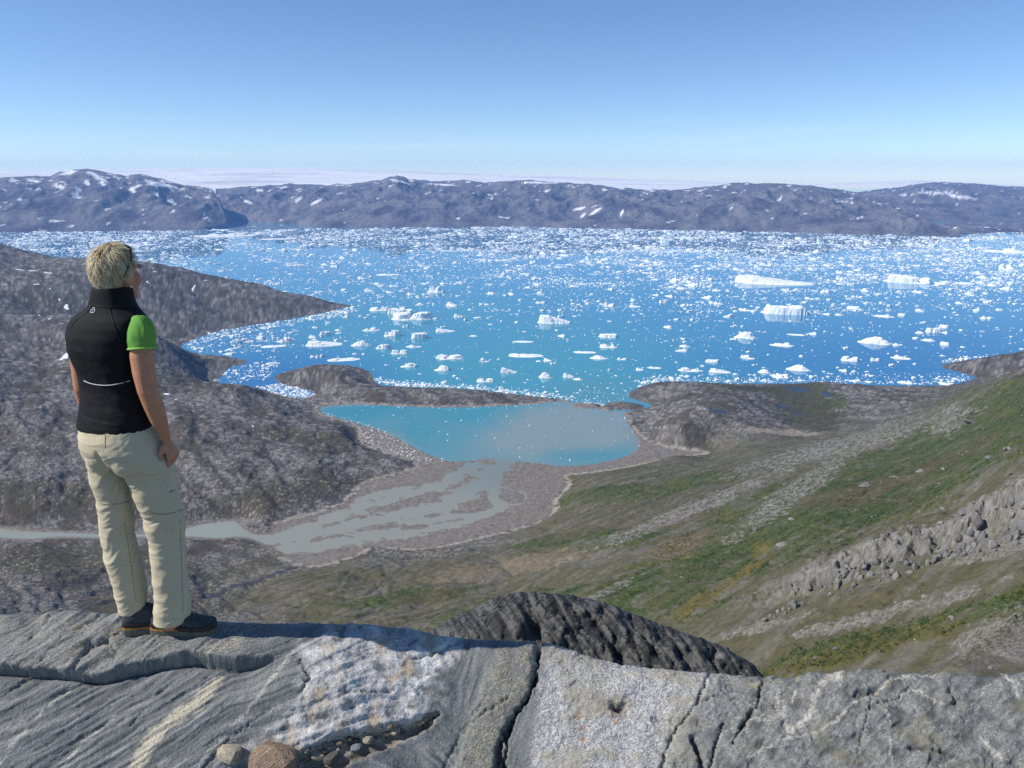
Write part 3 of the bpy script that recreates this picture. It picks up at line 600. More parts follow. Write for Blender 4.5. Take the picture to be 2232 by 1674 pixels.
NAMED = [ # px, py of the waterline centre, width px, height px, style, label
 (1684,616,152,27,'wedge','largest iceberg, long white wedge tall at its left end, on the wide right fjord'),
 (1980,616,86,25,'block','broad white iceberg with a shaded notch at its right end, high up on the right'),
 (1711,683,94,29,'table','blocky flat-topped white iceberg with straight sides and a clear reflection'),
 (2196,549,90,13,'flat','long low white iceberg cut by the right edge under the far shore'),
 (2193,587,28,15,'peaks','small pointed white iceberg near the right edge, below the long low one'),
 (1622,736,44,22,'dome','rounded white iceberg below the flat-topped block'),
 (1906,748,66,24,'dome','smooth domed white iceberg with a sloping left flank, right of the rounded one'),
 (1707,753,50,13,'flat','low lumpy iceberg midway between the rounded and the domed bergs'),
 (1327,734,42,12,'table','small flat-topped floe in the teal water, upper of a pair one above the other'),
 (1325,757,36,13,'peaks','small jagged floe in the teal water, lower of a pair one above the other'),
 (1304,781,36,12,'dome','small humped floe under the jagged pair in the teal water'),
 (1274,768,46,7,'flat','thin flat floe to the left of the small humped floe'),
 (1738,806,48,20,'dome','white domed berg close off the right promontory, above a rubble of small pieces'),
 (1503,808,46,16,'peaks','lumpy white floe off the left end of the right promontory'),
 (1571,811,46,14,'wedge','wedge-shaped floe just right of the lumpy one off the promontory'),
 (1700,822,36,14,'peaks','white floe touching the promontory shore beneath the domed berg'),
 (1666,812,26,13,'dome','small squat berg left of the domed berg off the promontory'),
 (1853,786,36,16,'arch','double-humped berg below and left of the smooth domed iceberg'),
 (1964,781,40,12,'flat','flat lumpy berg to the right of the double-humped one'),
 (1928,690,42,9,'flat','low floe right of the blocky flat-topped iceberg'),
 (1860,673,28,9,'table','small flat slab of ice right of the blocky iceberg, level with its top'),
 (1553,789,30,10,'table','small slab floe above the wedge-shaped floe off the promontory'),
 (1426,802,30,7,'flat','thin flat floe off the channel mouth between the two promontories'),
 (1736,730,38,6,'flat','thin white sheet of ice below the blocky iceberg'),
 (1973,835,30,11,'flat','white floe lying by the promontory shore near the dark spit'),
 (829,676,42,12,'arch','white berg just off the tip of the left peninsula'),
 (872,683,52,18,'block','white berg behind the big broken berg near the peninsula tip'),
 (901,695,92,28,'arch','big broken white berg, largest off the tip of the left peninsula'),
 (1211,703,70,27,'wedge','large sloping white iceberg alone in the teal middle of the fjord'),
 (811,720,38,12,'peaks','small peaked berg below the big broken berg, to its left'),
 (856,732,38,22,'peaks','pointed berg directly below the big broken berg'),
 (915,737,36,19,'table','squarish bright berg right of the pointed berg'),
 (971,722,40,11,'wedge','low sloping berg right of the squarish bright one'),
 (711,751,78,18,'wedge','long white berg with two humps in front of the cove'),
 (786,753,42,18,'dome','humped berg just right of the long two-humped one'),
 (625,744,40,19,'peaks','tall jagged berg at the mouth of the left cove'),
 (594,755,52,8,'flat','long thin floe under the jagged berg at the cove mouth'),
 (526,745,48,15,'flat','broad flat berg deep inside the left cove'),
 (836,759,36,15,'peaks','small jagged berg right of the humped one'),
 (872,770,38,14,'arch','small two-peaked berg above the rocky knoll'),
 (901,756,32,9,'flat','small flat floe between the two-peaked berg and the squarish one'),
 (1143,775,72,13,'flat','long flat-topped floe with a ragged edge in the teal middle water'),
 (745,784,68,12,'flat','long low floe right above the rocky knoll'),
 (1139,745,42,6,'flat','thin sheet of ice straight above the long ragged floe'),
 (980,781,58,17,'arch','broken lumpy berg left of the long ragged floe'),
 (892,799,36,16,'peaks','cluster-like jagged berg just right of the knoll'),
 (967,807,36,18,'dome','humped berg below the broken lumpy berg'),
 (1109,812,34,18,'wedge','leaning wedge of ice below the long ragged floe'),
 (1059,831,36,14,'peaks','spiky floe close to the low ridge between fjord and lagoon'),
 (1190,823,30,19,'dome','rounded berg with its reflection near the low ridge'),
 (1240,822,24,14,'wedge','small berg right of the rounded one by the low ridge'),
 (1057,788,22,12,'peaks','small berg midway between the broken lumpy berg and the leaning wedge'),
 (951,637,38,17,'peaks','upright berg alone high in the middle water'),
 (594,793,30,9,'flat','floe above the inlet beside the knoll'),
 (709,730,24,12,'table','small block above the long two-humped berg'),
 (500,514,124,13,'flat','very long low iceberg across the mouth of the side fjord'),
 (605,521,72,5,'flat','thin long ice sheet right of the very long low iceberg'),
 (669,539,30,8,'table','small boxy iceberg right of the side fjord mouth'),
 (300,534,66,8,'flat','long pale iceberg in the grey pack behind the head of the person'),
 (336,580,62,8,'flat','white ice slab above the peninsula just right of the head of the person'),
 (641,578,40,9,'wedge','pale berg right of the peninsula crest in the calm light water'),
 (848,599,52,6,'flat','long thin floe in the calm light water left of middle'),
 (1252,511,22,10,'wedge','small bright berg at the foot of the far mountains'),
 (1449,528,20,11,'block','boxy bright berg in the grey pack under the far mountains'),
 (1419,541,24,7,'table','low pale berg at the lower edge of the grey pack'),
]
rnd = random.Random(5)
_ice_taken = []
def put_berg(px, py, wpx, hpx, me, label, group=None):
    P = at_z(px, py, 0.0); d = math.hypot(P[0], P[1]); depth = to_px(P)[2]
    W = wpx/FOC*depth; plan = 0.5*wpx*CAM_H/math.hypot(d, CAM_H); Hh = max(hpx-plan, 0.40*hpx)/FOC*depth*0.76
    o = add_obj('iceberg', me); o.location = (P[0], P[1], 0)
    yaw = -math.atan2(P[0], P[1]); o.rotation_euler.z = yaw
    o.scale = (W*1.02, W*min(1.0, 0.62+0.0*d), Hh)
    tag(o, label, 'iceberg' if wpx > 24 else 'ice floe', group or 'icebergs drifting on the fjord')
    _ice_taken.append((P[0], P[1], W*0.52)); return o
for i, (x, y, w, h, st, lab) in enumerate(NAMED):
    put_berg(x, y-0.0, w, h, berg_mesh(st, 101+i*7, asp=0.9, res=30 if w > 60 else 20), lab)

# ---- where ice can float, and how closely it is packed
def ice_density(px, py):
    d = np.interp(py, [494,500,512,535,548,575,610,650,700,760,830,900], [0.95,1.0,1.0,0.95,0.66,0.62,0.50,0.30,0.15,0.10,0.10,0.10])
    grey = np.where(px < 430+(545-py)*3, 0.95, 1.0)
    calm = 1-0.62*sstep(1150, 700, px)*sstep(512, 540, py)*sstep(640, 590, py)*sstep(380, 480, px)
    mid = 1-0.55*np.exp(-((px-1000)/260)**2)*sstep(560, 640, py)
    right = 1+0.8*sstep(1100, 1800, px)*sstep(720, 560, py)*sstep(500, 560, py)
    band = lerp(1, 0.72, sstep(1500, 1750, px)*sstep(528, 560, py))
    side = inside(np.asarray(px, float), np.asarray(py, float), [(478,476),(620,484),(735,486),(800,495),(720,498.5),(600,499),(500,500)])
    return np.clip(d*calm*mid*right*band*grey, 0, 1)*np.where(side, 0.06, 1)
rs = np.random.RandomState(21)
def sample_ice(n, ylo, yhi, xlo=-160, xhi=2400):
    x = rs.uniform(xlo, xhi, n); y = rs.uniform(ylo, yhi, n)
    cl = fbm(x/150+y/60, y/15, 4, s=3); k = ice_density(x, y)*(0.30+2.4*np.clip(cl+0.22, 0, 0.8)) > rs.rand(n)
    return x[k], y[k]
px_, py_, w_ = [], [], []
for (ylo, yhi, n, wlo, whi, pw) in [(493,520,15000,3.0,20,2.2),(518,548,14500,3,22,2.2),(545,580,17500,2.8,20,2.3),(578,620,17000,2.6,20,2.3),(615,680,22000,2.6,26,2.1),(675,760,19000,2.4,34,1.75),(755,850,15000,2.4,34,1.75)]:
    x, y = sample_ice(n, ylo, yhi); px_.append(x); py_.append(y); u = rs.rand(len(x)); w_.append(wlo*(1-u+u*(wlo/whi)**pw)**(-1/pw))
# brash packed along the shores
def along(poly, n, spread, wlo, whi):
    p = np.array(poly, float); seg = rs.randint(0, len(p)-1, n); t = rs.rand(n)
    q = p[seg]+(p[seg+1]-p[seg])*t[:, None]+np.c_[rs.randn(n)*spread*2.2, -np.abs(rs.randn(n))*spread if spread > 0 else np.abs(rs.randn(n))*-spread]
    px_.append(q[:, 0]); py_.append(q[:, 1]); u = rs.rand(n); w_.append(wlo*(1-u+u*(wlo/whi)**2.2)**(-1/2.2))
def fill(poly, n, wlo, whi):
    p = np.array(poly, float); a = p.min(0); b = p.max(0); q = a+(b-a)*rs.rand(n*3, 2); q = q[inside(q[:, 0], q[:, 1], poly)][:n]
    px_.append(q[:, 0]); py_.append(q[:, 1]); u = rs.rand(len(q)); w_.append(wlo*(1-u+u*(wlo/whi)**2.2)**(-1/2.2))
fill([(400,749),(440,734),(475,723),(530,713),(590,704),(650,694),(700,684),(770,668),(790,676),(720,694),(640,706),(560,722),(480,738),(410,756)], 1500, 3, 13)
fill([(400,756),(480,740),(560,725),(660,712),(640,760),(540,770),(430,768)], 260, 3, 16)
fill([(485,812),(540,794),(600,775),(610,800),(590,822),(500,838)], 190, 3, 15)
fill([(560,843),(610,836),(680,846),(690,858),(680,868),(640,868),(600,859)], 620, 3, 11)
along([(815,830),(870,842),(950,844),(1060,851),(1150,862),(1240,871)], 620, 5, 3, 14)
along([(1240,874),(1300,884),(1350,890)], 90, 4, 2.5, 8)
along([(1395,840),(1440,830),(1580,834),(1720,835),(1870,836),(2040,839),(2120,826)], 420, 6, 3, 15)
along([(2060,792),(2110,783),(2232,781)], 120, 4, 3, 14)
fill([(1250,850),(1380,850),(1370,870),(1300,886),(1240,872)], 60, 2.5, 9)
fill([(1395,840),(1440,815),(2100,812),(2090,838),(1800,832)], 330, 2.5, 14)
# stranded bits on the lagoon's west shore, and loose bits across it
n0 = sum(len(a) for a in px_)
fill([(798,926),(830,936),(880,962),(940,996),(985,1006),(930,1012),(880,994),(832,980),(790,962)], 620, 2.2, 7)
along([(797,927),(789,963),(832,981),(882,995),(927,1013)], 260, 3, 2.2, 6)
along([(696,899),(724,909),(797,927)], 60, 2, 2, 5); along([(696,883),(787,881),(877,886),(1004,889),(1103,884),(1230,876)], 70, -2, 2, 5)
along([(1363,903),(1372,934),(1404,961)], 26, 2, 2.5, 6); along([(1232,1030),(1368,1014)], 20, 2, 2.5, 5)
fill(OPEN_PX, 170, 2, 6)
PXs, PYs, Ws = np.concatenate(px_), np.concatenate(py_), np.concatenate(w_)
lagf = np.arange(len(PXs)) >= n0
G = at_z(PXs, PYs, np.zeros(len(PXs)))
sfj = signed(G[:, 0], G[:, 1], FJORD); sla = signed(G[:, 0], G[:, 1], LAGOON)
ok = np.where(lagf, sla > 0.5, (sfj > 0.0) & (sla < 0)) & (G[:, 1] < 9000)
for (bx, by, br) in _ice_taken:
    ok &= ((G[:, 0]-bx)**2+(G[:, 1]-by)**2) > (br*1.0)**2
PXs, PYs, Ws, G, lagf = PXs[ok], PYs[ok], Ws[ok], G[ok], lagf[ok]
dep = to_px(G)[2]; Wm = Ws/FOC*dep
# the largest of the rest are floes of their own
order = np.argsort(-Ws*np.where(lagf, 0, 1)*np.where(PYs < 548, 0.62, 1.0))
big = order[:232]; rest = order[232:]
floe_shapes = [berg_mesh(s, 900+i, asp=a, res=10) for i, (s, a) in enumerate([('flat',.8),('peaks',.9),('dome',.8),('wedge',.9),('table',.8),('arch',.8),('flat',.6),('peaks',.7)])]
SHORT = {0:'the largest wedge iceberg',1:'the notched iceberg high on the right',2:'the blocky flat-topped iceberg',3:'the long low iceberg at the right edge',5:'the rounded berg under the block',6:'the smooth domed iceberg',9:'the jagged pair in the teal water',12:'the domed berg off the promontory',13:'the lumpy floe off the promontory',17:'the double-humped berg',18:'the flat lumpy berg on the right',
 26:'the berg behind the big broken one',27:'the big broken berg',28:'the large sloping iceberg',33:'the long two-humped berg',35:'the tall jagged berg in the cove mouth',37:'the broad flat berg in the cove',41:'the long ragged floe',42:'the long floe above the knoll',44:'the broken lumpy berg',47:'the leaning ice wedge',49:'the rounded berg by the low ridge',52:'the upright berg high in the middle',55:'the very long low iceberg',57:'the small boxy iceberg',58:'the long pale iceberg behind the head',59:'the ice slab right of the head',60:'the pale berg above the peninsula',61:'the long thin floe in the calm water',62:'the bright berg under the mountains',63:'the boxy berg in the pack'}
def floe_group(px, py):
    if py < 548: return 'floes in the far pack'
    if py < 625: return 'floes in the crowded right-hand ice' if px > 1100 else 'floes in the calm pale water'
    if px < 560: return 'floes in the left cove'
    if px < 800: return 'floes between peninsula and knoll'
    if py > 795 and px < 1300: return 'floes along the low ridge'
    if px < 1300: return 'floes in the teal middle water'
    if py > 795: return 'floes off the right promontory'
    return 'floes on the right-hand water'
_near_count = {}
def floe_label(px, py, w, shape):
    best = min(SHORT, key=lambda i: (NAMED[i][0]-px)**2+(3.0*(NAMED[i][1]-py))**2); dx = px-NAMED[best][0]; dy = py-NAMED[best][1]; hw = NAMED[best][2]/2
    where = ('right of' if dx > 0 else 'left of') if abs(dx) > hw+abs(dy)*1.2 else ('below' if dy > 0 else 'above')
    far = math.hypot(dx, 3*dy); dist = 'close ' if far < 90 else ('' if far < 190 else 'well ')
    size = 'larger' if w > 19 else ('middling' if w > 13 else 'small')
    return '%s %s white floe %s%s %s' % (size, shape, dist, where, SHORT[best]), floe_group(px, py)
_floes = []
for k in big:
    fi = rs.randint(len(floe_shapes)); o = add_obj('ice_floe', floe_shapes[fi]); o.location = (G[k, 0], G[k, 1], 0)
    o.rotation_euler.z = rs.uniform(-0.6, 0.6)-math.atan2(G[k, 0], G[k, 1])+(math.pi if rs.rand() < .5 else 0)
    o.scale = (Wm[k], Wm[k]*rs.uniform(.6, .9), Wm[k]*rs.uniform(.14, .34)*(0.75 if PYs[k] < 620 else 1.0))
    lab, grp = floe_label(PXs[k], PYs[k], Ws[k], ['flat', 'peaked', 'domed', 'slanting', 'flat-topped', 'two-humped', 'low', 'jagged'][fi]); tag(o, lab, 'ice floe', grp); _floes.append((lab, PYs[k], o))
_by = {}
for lab, yy_, o in _floes: _by.setdefault(lab, []).append((yy_, o))
for lab, it_ in _by.items():
    if len(it_) > 1:
        it_.sort(key=lambda q: q[0]); words = {2: ['upper', 'lower'], 3: ['upper', 'middle', 'lower'], 4: ['topmost', 'second', 'third', 'lowest']}.get(len(it_), ['topmost', 'second', 'third', 'fourth']+['lower']*20)
        for (q, o), wd_ in zip(it_, words): o['label'] = wd_+' '+lab
# everything smaller: two masses of loose ice
def chunks(idx, name, label, hscale):
    """angular lumps; the smallest are four-sided"""
    VV, FF, base = [], [], 0
    small = Ws[idx] < 7.0
    for sub, nb in ((idx[small], 4), (idx[~small], 6)):
        n = len(sub)
        if n == 0: continue
        th = (np.arange(nb)/nb*2*np.pi)[None, :]+rs.rand(n, 1)*6.28+rs.uniform(-.25, .25, (n, nb)); r0 = 0.5*(0.65+0.55*rs.rand(n, nb)); r1 = r0*(0.30+0.55*rs.rand(n, nb))
        asp = 0.5+0.45*rs.rand(n, 1); yw = rs.rand(n, 1)*0.8-0.4
        W = Wm[sub][:, None]; hgt = W*(0.10+0.26*rs.rand(n, 1)**1.5)*hscale*np.interp(PYs[sub], [500, 560, 680], [0.45, 0.6, 1.0])[:, None]
        def ring(r, zz):
            x = r*np.cos(th)*W; y = r*np.sin(th)*asp*W; ox = rs.uniform(-.08, .08, (n, 1))*W
            X = x*np.cos(yw)-y*np.sin(yw)+ox; Y = x*np.sin(yw)+y*np.cos(yw)
            return np.stack([X+G[sub, 0][:, None], Y+G[sub, 1][:, None], zz], -1)
        lv = [ring(r0, np.full((n, nb), -0.15))]
        if nb > 4: lv.append(ring(r0*0.97, hgt*(0.25+0.4*rs.rand(n, nb))))
        lv.append(ring(r1, hgt*(0.55+0.6*rs.rand(n, nb)))); V = np.concatenate(lv, 1); L = len(lv); F = []
        for l in range(L-1):
            for k in range(nb):
                a, b = l*nb+k, l*nb+(k+1) % nb; F += [(a, b, b+nb), (a, b+nb, a+nb)]
        t = (L-1)*nb; F += [(t, t+k, t+k+1) for k in range(1, nb-1)]
        F = np.array(F)[None]+(np.arange(n)*nb*L)[:, None, None]+base; VV.append(V.reshape(-1, 3)); FF.append(F.reshape(-1, 3)); base += n*nb*L
    me = np_mesh(name, np.concatenate(VV), np.concatenate(FF), smooth=False)
    tag(add_obj(name, me, ice_m), label, kind='stuff')
rest_l = rest[lagf[rest]]; rest_f = rest[~lagf[rest]]
chunks(rest_f, 'brash_ice', 'loose white brash ice and small floes covering the fjord', 1.0)
chunks(rest_l, 'brash_ice', 'tiny white ice bits stranded along the lagoon shore', 1.2)
print('ice pieces', len(rest_f), len(rest_l))

# ================================================================== FOREGROUND BEDROCK
CREST = [(-900,1352,3.30),(-300,1350,3.30),(0,1346,3.30),(60,1342,3.30),(130,1338,3.30),(250,1341,3.30),(350,1354,3.30),(480,1356,3.30),(600,1362,3.30),(700,1361,3.32),(780,1362,3.33),(850,1372,3.33),(930,1382,3.33),(1000,1394,3.32),(1090,1395,3.30),(1160,1400,3.28),(1230,1410,3.26),(1290,1434,3.22),(1400,1455,3.18),(1500,1466,3.15),(1620,1471,3.12),(1740,1470,3.10),(1850,1469,3.09),(1960,1465,3.08),(2080,1466,3.07),(2160,1469,3.06),(2232,1475,3.05),(2500,1490,3.05),(3200,1520,3.05)]
_cr = np.array(CREST); _r = ray(_cr[:, 0], _cr[:, 1])
_crX = _r[:, 0]/_r[:, 1]*_cr[:, 2]; _crZ = _r[:, 2]/_r[:, 1]*_cr[:, 2]
rx = np.concatenate([np.linspace(-3.3, -2.25, 40)[:-1], np.linspace(-2.25, 2.25, 760), np.linspace(2.25, 3.4, 40)[1:]])
ry = np.concatenate([np.linspace(1.5, 2.45, 30)[:-1], np.linspace(2.45, 3.42, 240), np.linspace(3.42, 4.3, 40)[1:]])
RX, RY = np.meshgrid(rx, ry)
def interp_s(x, xs, ys):   # softened interpolation
    return (np.interp(x-0.05, xs, ys)+np.interp(x, xs, ys)*2+np.interp(x+0.05, xs, ys))/4
yc = interp_s(rx, _crX, _cr[:, 2]); zc = interp_s(rx, _crX, _crZ)
kk = np.interp(rx, [-2.6,-1.9,-1.3,-0.7,-0.2,0.3,1.0,2.4], [1.5,1.5,1.5,1.7,2.6,3.2,3.6,3.2])
mm = np.interp(rx, [-2.6,-1.9,-1.2,-0.5,0.2,1.0,2.4], [1.0,1.0,0.95,0.8,0.72,0.62,0.66])
def rock_base(s, k, m, c0=0.60):
    s1 = (c0+m)/(2*k); zz = c0*s-k*s*s; lin = c0*s1-k*s1*s1-m*(s-s1)
    zz = np.where(s > s1, lin, zz); return np.where(s < -0.45, c0*-0.45-k*0.2025+(s+0.45)*(c0+0.9*k), zz)
S = yc[None, :]-RY
RZ = zc[None, :]+rock_base(S, kk[None, :], mm[None, :])
RZ = RZ-0.10*sstep(0.75, 1.2, S)*0
rpx, rpy, _ = to_px(np.stack([RX, RY, RZ+CAM_H], -1))
vis = sstep(-0.32, -0.12, S)
def pl(pts): return np.array(pts, float)
def pdist(pts, wob=4.0, ws=22.0, seed=0.0):
    return seg_dist(rpx+wob*fbm(rpx/ws, rpy/ws, 3, s=seed), rpy+wob*fbm(rpx/ws, rpy/ws, 3, s=seed+9), pl(pts))
def rblob(pts, soft=10.0, wob=8.0, ws=30.0, seed=1.0):
    s = signed(rpx+wob*fbm(rpx/ws, rpy/ws, 4, s=seed), rpy+wob*fbm(rpx/ws, rpy/ws, 4, s=seed+4), pts); return sstep(-soft, soft, s)
# foliation: streaks climbing to the right, steeper towards the middle
thl = np.interp(rpx, [0,500,800,1000,1200,2232], [36,40,52,66,58,50])
th_ = np.radians(thl); al = rpx*np.cos(th_)-rpy*np.sin(th_); pe = rpx*np.sin(th_)+rpy*np.cos(th_)
pe = pe+6*fbm(rpx/90, rpy/90, 3, s=2)
fol = ridged(pe/15.0, al/190.0, 4, s=3); fol2 = ridged(pe/5.0, al/90.0, 3, s=6); foln = fbm(pe/30.0, al/260.0, 3, s=8); folw = fbm(pe/9.0, al/150.0, 3, s=18)
gr = fbm(rpx/3.2, rpy/3.2, 3, s=12); gr2 = fbm(rpx/9, rpy/9, 3, s=13); lo = fbm(rpx/110, rpy/70, 3, s=14); md = fbm(rpx/38, rpy/34, 4, s=15)
lump = ridged(rpx/60, rpy/38, 3, s=16)
left = sstep(1080, 940, rpx+60*md); slab_l = left
lipx = [-400,0,40,80,130,180,215,250,290,330,370,420,470,520,570,620,680,760]
lipy = [1440,1450,1455,1459,1461,1469,1472,1464,1454,1446,1437,1429,1437,1441,1437,1430,1420,1412]
lip = np.interp(rpx, lipx, lipy)+3.0*fbm(rpx/26, rpx*0+3.3, 3)
lipd = rpy-lip; lipk = sstep(640, 520, rpx)
white_p = [(655,1395),(700,1380),(770,1368),(860,1380),(1000,1398),(985,1440),(945,1470),(925,1545),(900,1585),(800,1612),(690,1632),(560,1640),(470,1690),(520,1650),(595,1590),(640,1530),(668,1480),(655,1440)]
white = rblob(white_p, 26, 46, 60, 1.0)
hollow_p = [(640,1700),(660,1640),(730,1602),(830,1588),(955,1558),(935,1585),(865,1620),(770,1655),(700,1700)]
hollow = rblob(hollow_p, 8, 8, 20, 2.0)
granite = sstep(1160, 1190, rpx+0.12*(rpy-1500)+8*md)*sstep(1640, 1440, rpx+0.55*(rpy-1560)+60*md)
rightz = sstep(1440, 1640, rpx+0.55*(rpy-1560)+60*md)
knob = rblob([(985,1700),(1010,1640),(1050,1520),(1090,1420),(1168,1408),(1160,1500),(1110,1570),(1090,1700)], 18, 20, 40, 5)
D = np.zeros(RX.shape)
# upper rounded slab stands out over the lower one
upper = sstep(3, -3, lipd)*lipk
D += lipk*(0.016*np.exp(-(lipd/34)**2)*(lipd < 0) - 0.042*sstep(-2, 6, lipd)*sstep(150, 10, lipd) - 0.030*np.exp(-((lipd-5)/5.5)**2))
D += left*(0.010*fol*sstep(-10, 30, lipd*lipk+40*(1-lipk))+0.0035*fol2+0.012*foln)
D += upper*(0.014*ridged(pe/34.0, al/230.0, 3, s=23)+0.016*lo)
D += upper*0.03*(rblob([(195,1400),(235,1392),(250,1430),(245,1470),(150,1472),(170,1440)], 6, 5, 20, 7)-0.0)*-0.6
D += white*(0.009*lump+0.010*md+0.012*lo+0.004*folw+0.0022*gr2)
D += -0.055*hollow
D += granite*(0.012*lo+0.006*md+0.0035*gr2+0.002*gr)
D += rightz*(0.016*lo+0.008*md+0.004*folw+0.002*gr2)
D += knob*(0.020+0.010*md+0.004*gr2)
fac = fbm(rpx/150+3, rpy/95, 3, s=201); fac2 = fbm(rpx/70, rpy/52+2, 3, s=203)
def facet(n, q, soft): t = n*q; f = np.floor(t); return (f+sstep(0.5-soft, 0.5+soft, t-f))/q
D += (granite*0.6+rightz+0.35*left*(1-upper))*(0.030*facet(fac, 4.0, 0.12)+0.014*facet(fac2, 5.0, 0.10))
D += 0.0016*gr
cracks = [ # pixel line, half-width px, depth m
 ([(1176,1398),(1173,1440),(1166,1485),(1152,1520),(1122,1562),(1106,1605),(1098,1690)], 3.6, 0.07),
 ([(1110,1580),(1092,1620),(1084,1690)], 7, 0.07),
 ([(1548,1462),(1522,1528),(1500,1560),(1472,1592),(1450,1640),(1440,1690)], 3.0, 0.022),
 ([(1663,1478),(1652,1540),(1632,1560),(1600,1618)], 2.5, 0.03),(([(1640,1545),(1615,1590)]), 4.0, 0.03),
 ([(1520,1530),(1560,1518),(1620,1524),(1660,1540)], 2.2, 0.016),
 ([(1510,1610),(1525,1640),(1535,1690)], 6, 0.05),([(1575,1580),(1555,1640),(1545,1690)], 3, 0.03),
 ([(1940,1475),(1900,1520),(1885,1580),(1870,1640)], 2.2, 0.014),([(1985,1490),(1960,1520),(1900,1540),(1870,1560)], 2.2, 0.016),
 ([(1985,1630),(2060,1640),(2110,1660)], 3.0, 0.03),([(1340,1540),(1355,1545)], 8, 0.045),([(1870,1512),(1905,1508)], 10, 0.035),
 ([(1400,1565),(1470,1575),(1530,1580)], 6, 0.014),([(2070,1500),(2082,1530)], 6, 0.018),
 ([(905,1440),(960,1420),(1000,1405)], 4, 0.02),([(700,1505),(790,1512),(860,1508)], 3, 0.012),
 ([(655,1440),(675,1480),(655,1510)], 4, 0.02),([(1010,1600),(1050,1560),(1110,1525)], 3, 0.015),([(960,1690),(1005,1600),(1060,1520)], 3, 0.012),
 ([(0,1510),(40,1480),(70,1462)], 3.0, 0.014),([(330,1520),(352,1496)], 3, 0.012),([(285,1580),(310,1552)], 3, 0.012),([(590,1545),(500,1610),(430,1690)], 3, 0.010),
 ([(235,1395),(252,1420),(247,1466)], 3.0, 0.02),([(20,1440),(110,1350)], 2.0, 0.010),([(80,1455),(140,1385),(220,1345)], 2.2, 0.010),([(160,1462),(190,1410),(280,1370)], 2.2, 0.012),([(310,1440),(340,1400),(380,1380)], 2.0, 0.008)]
crk = np.zeros(RX.shape)
for i, (p, w, dp) in enumerate(cracks):
    d = pdist(p, 7.0, 13, 40+i); wv = w*(0.55+0.7*np.clip(0.5+1.2*fbm(rpx/30, rpy/30, 2, s=120+i), 0, 1)); g = np.exp(-(d/wv)**2); dp = dp*0.8; D -= dp*g; crk = np.maximum(crk, g*min(1, dp/0.03))
D *= vis
# push along the surface normal (in the slope plane)
gz_y = np.gradient(RZ, axis=0)/np.gradient(ry)[:, None]; nn = np.sqrt(1+gz_y**2)
BY = RY-D*(gz_y/nn)*0.8; BZ = RZ+D/nn
CR = np.zeros(RX.shape+(3,), np.float32)
CR[:] = (0.128, 0.140, 0.146)
CR = mixc(CR, (0.190, 0.200, 0.205), sstep(-0.1, 0.5, foln+0.3*fol2+0.3*gr))
CR = mixc(CR, (0.078, 0.085, 0.090), sstep(0.0, 0.5, -folw+0.35*gr-0.1))
CR = mixc(CR, (0.34, 0.345, 0.345), 0.8*left*sstep(0.30, 0.55, folw+0.25*gr+0.12*foln))          # pale laminae
CR = mixc(CR, (0.27, 0.27, 0.255), upper*0.8*sstep(-0.3, 0.4, gr+0.4*folw+0.3*md)); CR = mixc(CR, (0.24, 0.215, 0.165), upper*0.6*sstep(0.1, 0.4, md+0.2*gr))
CR = mixc(CR, (0.13, 0.14, 0.145), upper*0.7*sstep(240, 290, rpx)*sstep(0.4, -0.1, gr+0.3*folw))
wc = np.zeros_like(CR); wc[:] = (0.40, 0.40, 0.405)
wc = mixc(wc, (0.62, 0.62, 0.61), sstep(0.0, 0.45, md+0.5*gr+0.6*sstep(860, 960, rpx)-0.15)); wc = mixc(wc, (0.15, 0.155, 0.16), sstep(0.08, 0.4, -md+0.5*gr2+0.3*folw)*sstep(990, 880, rpx))
wc = mixc(wc, (0.44, 0.36, 0.25), 0.75*sstep(0.15, 0.45, fbm(rpx/44, rpy/60, 3, s=33)+0.2*gr))
CR = lerp(CR, wc, white[..., None])
tv = sstep(20, 8, pdist([(470,1478),(430,1530),(375,1570),(330,1610),(285,1700)], 9, 26, 60)+6*gr2)*left
CR = mixc(CR, (0.47, 0.43, 0.345), 0.9*tv*sstep(-0.45, 0.1, gr+0.2)); CR = mixc(CR, (0.40, 0.37, 0.30), 0.8*sstep(16, 5, pdist([(455,1425),(500,1412),(530,1395)], 8, 16, 61))*sstep(-0.2, .2, gr))
for p, w in [([(575,1500),(520,1570),(455,1640),(420,1690)],4),([(60,1590),(20,1640),(0,1665)],5),([(250,1560),(180,1620),(120,1690)],4),([(640,1420),(600,1470),(560,1520)],4),([(170,1470),(80,1560),(0,1600)],4)]:
    CR = mixc(CR, (0.44, 0.43, 0.40), 0.7*sstep(w*1.5, w*0.4, pdist(p, 5, 20, 70+w))*sstep(-0.3, 0.2, gr+.1))
gc = np.zeros_like(CR); gc[:] = (0.33, 0.33, 0.34)
gc = mixc(gc, (0.47, 0.47, 0.475), sstep(0.0, 0.35, gr+0.2*md)); gc = mixc(gc, (0.15, 0.15, 0.15), sstep(0.1, 0.4, -gr+0.1*md)); gc = mixc(gc, (0.29, 0.275, 0.22), 0.7*sstep(0.0, 0.4, lo+0.3*md+0.3*sstep(1500, 1430, rpy)))
gc = mixc(gc, (0.22, 0.19, 0.14), 0.7*rblob([(1300,1520),(1340,1510),(1380,1530),(1360,1560),(1300,1550)], 14, 12, 20, 8))
CR = lerp(CR, gc, granite[..., None])
rc_ = np.zeros_like(CR); rc_[:] = (0.165, 0.172, 0.170)
rc_ = mixc(rc_, (0.25, 0.255, 0.25), sstep(0.0, 0.4, gr+0.4*md)); rc_ = mixc(rc_, (0.095, 0.10, 0.10), sstep(0.05, 0.4, -md+0.4*gr)); rc_ = mixc(rc_, (0.17, 0.165, 0.125), 0.6*sstep(0.1, 0.4, lo))
CR = lerp(CR, rc_, rightz[..., None])
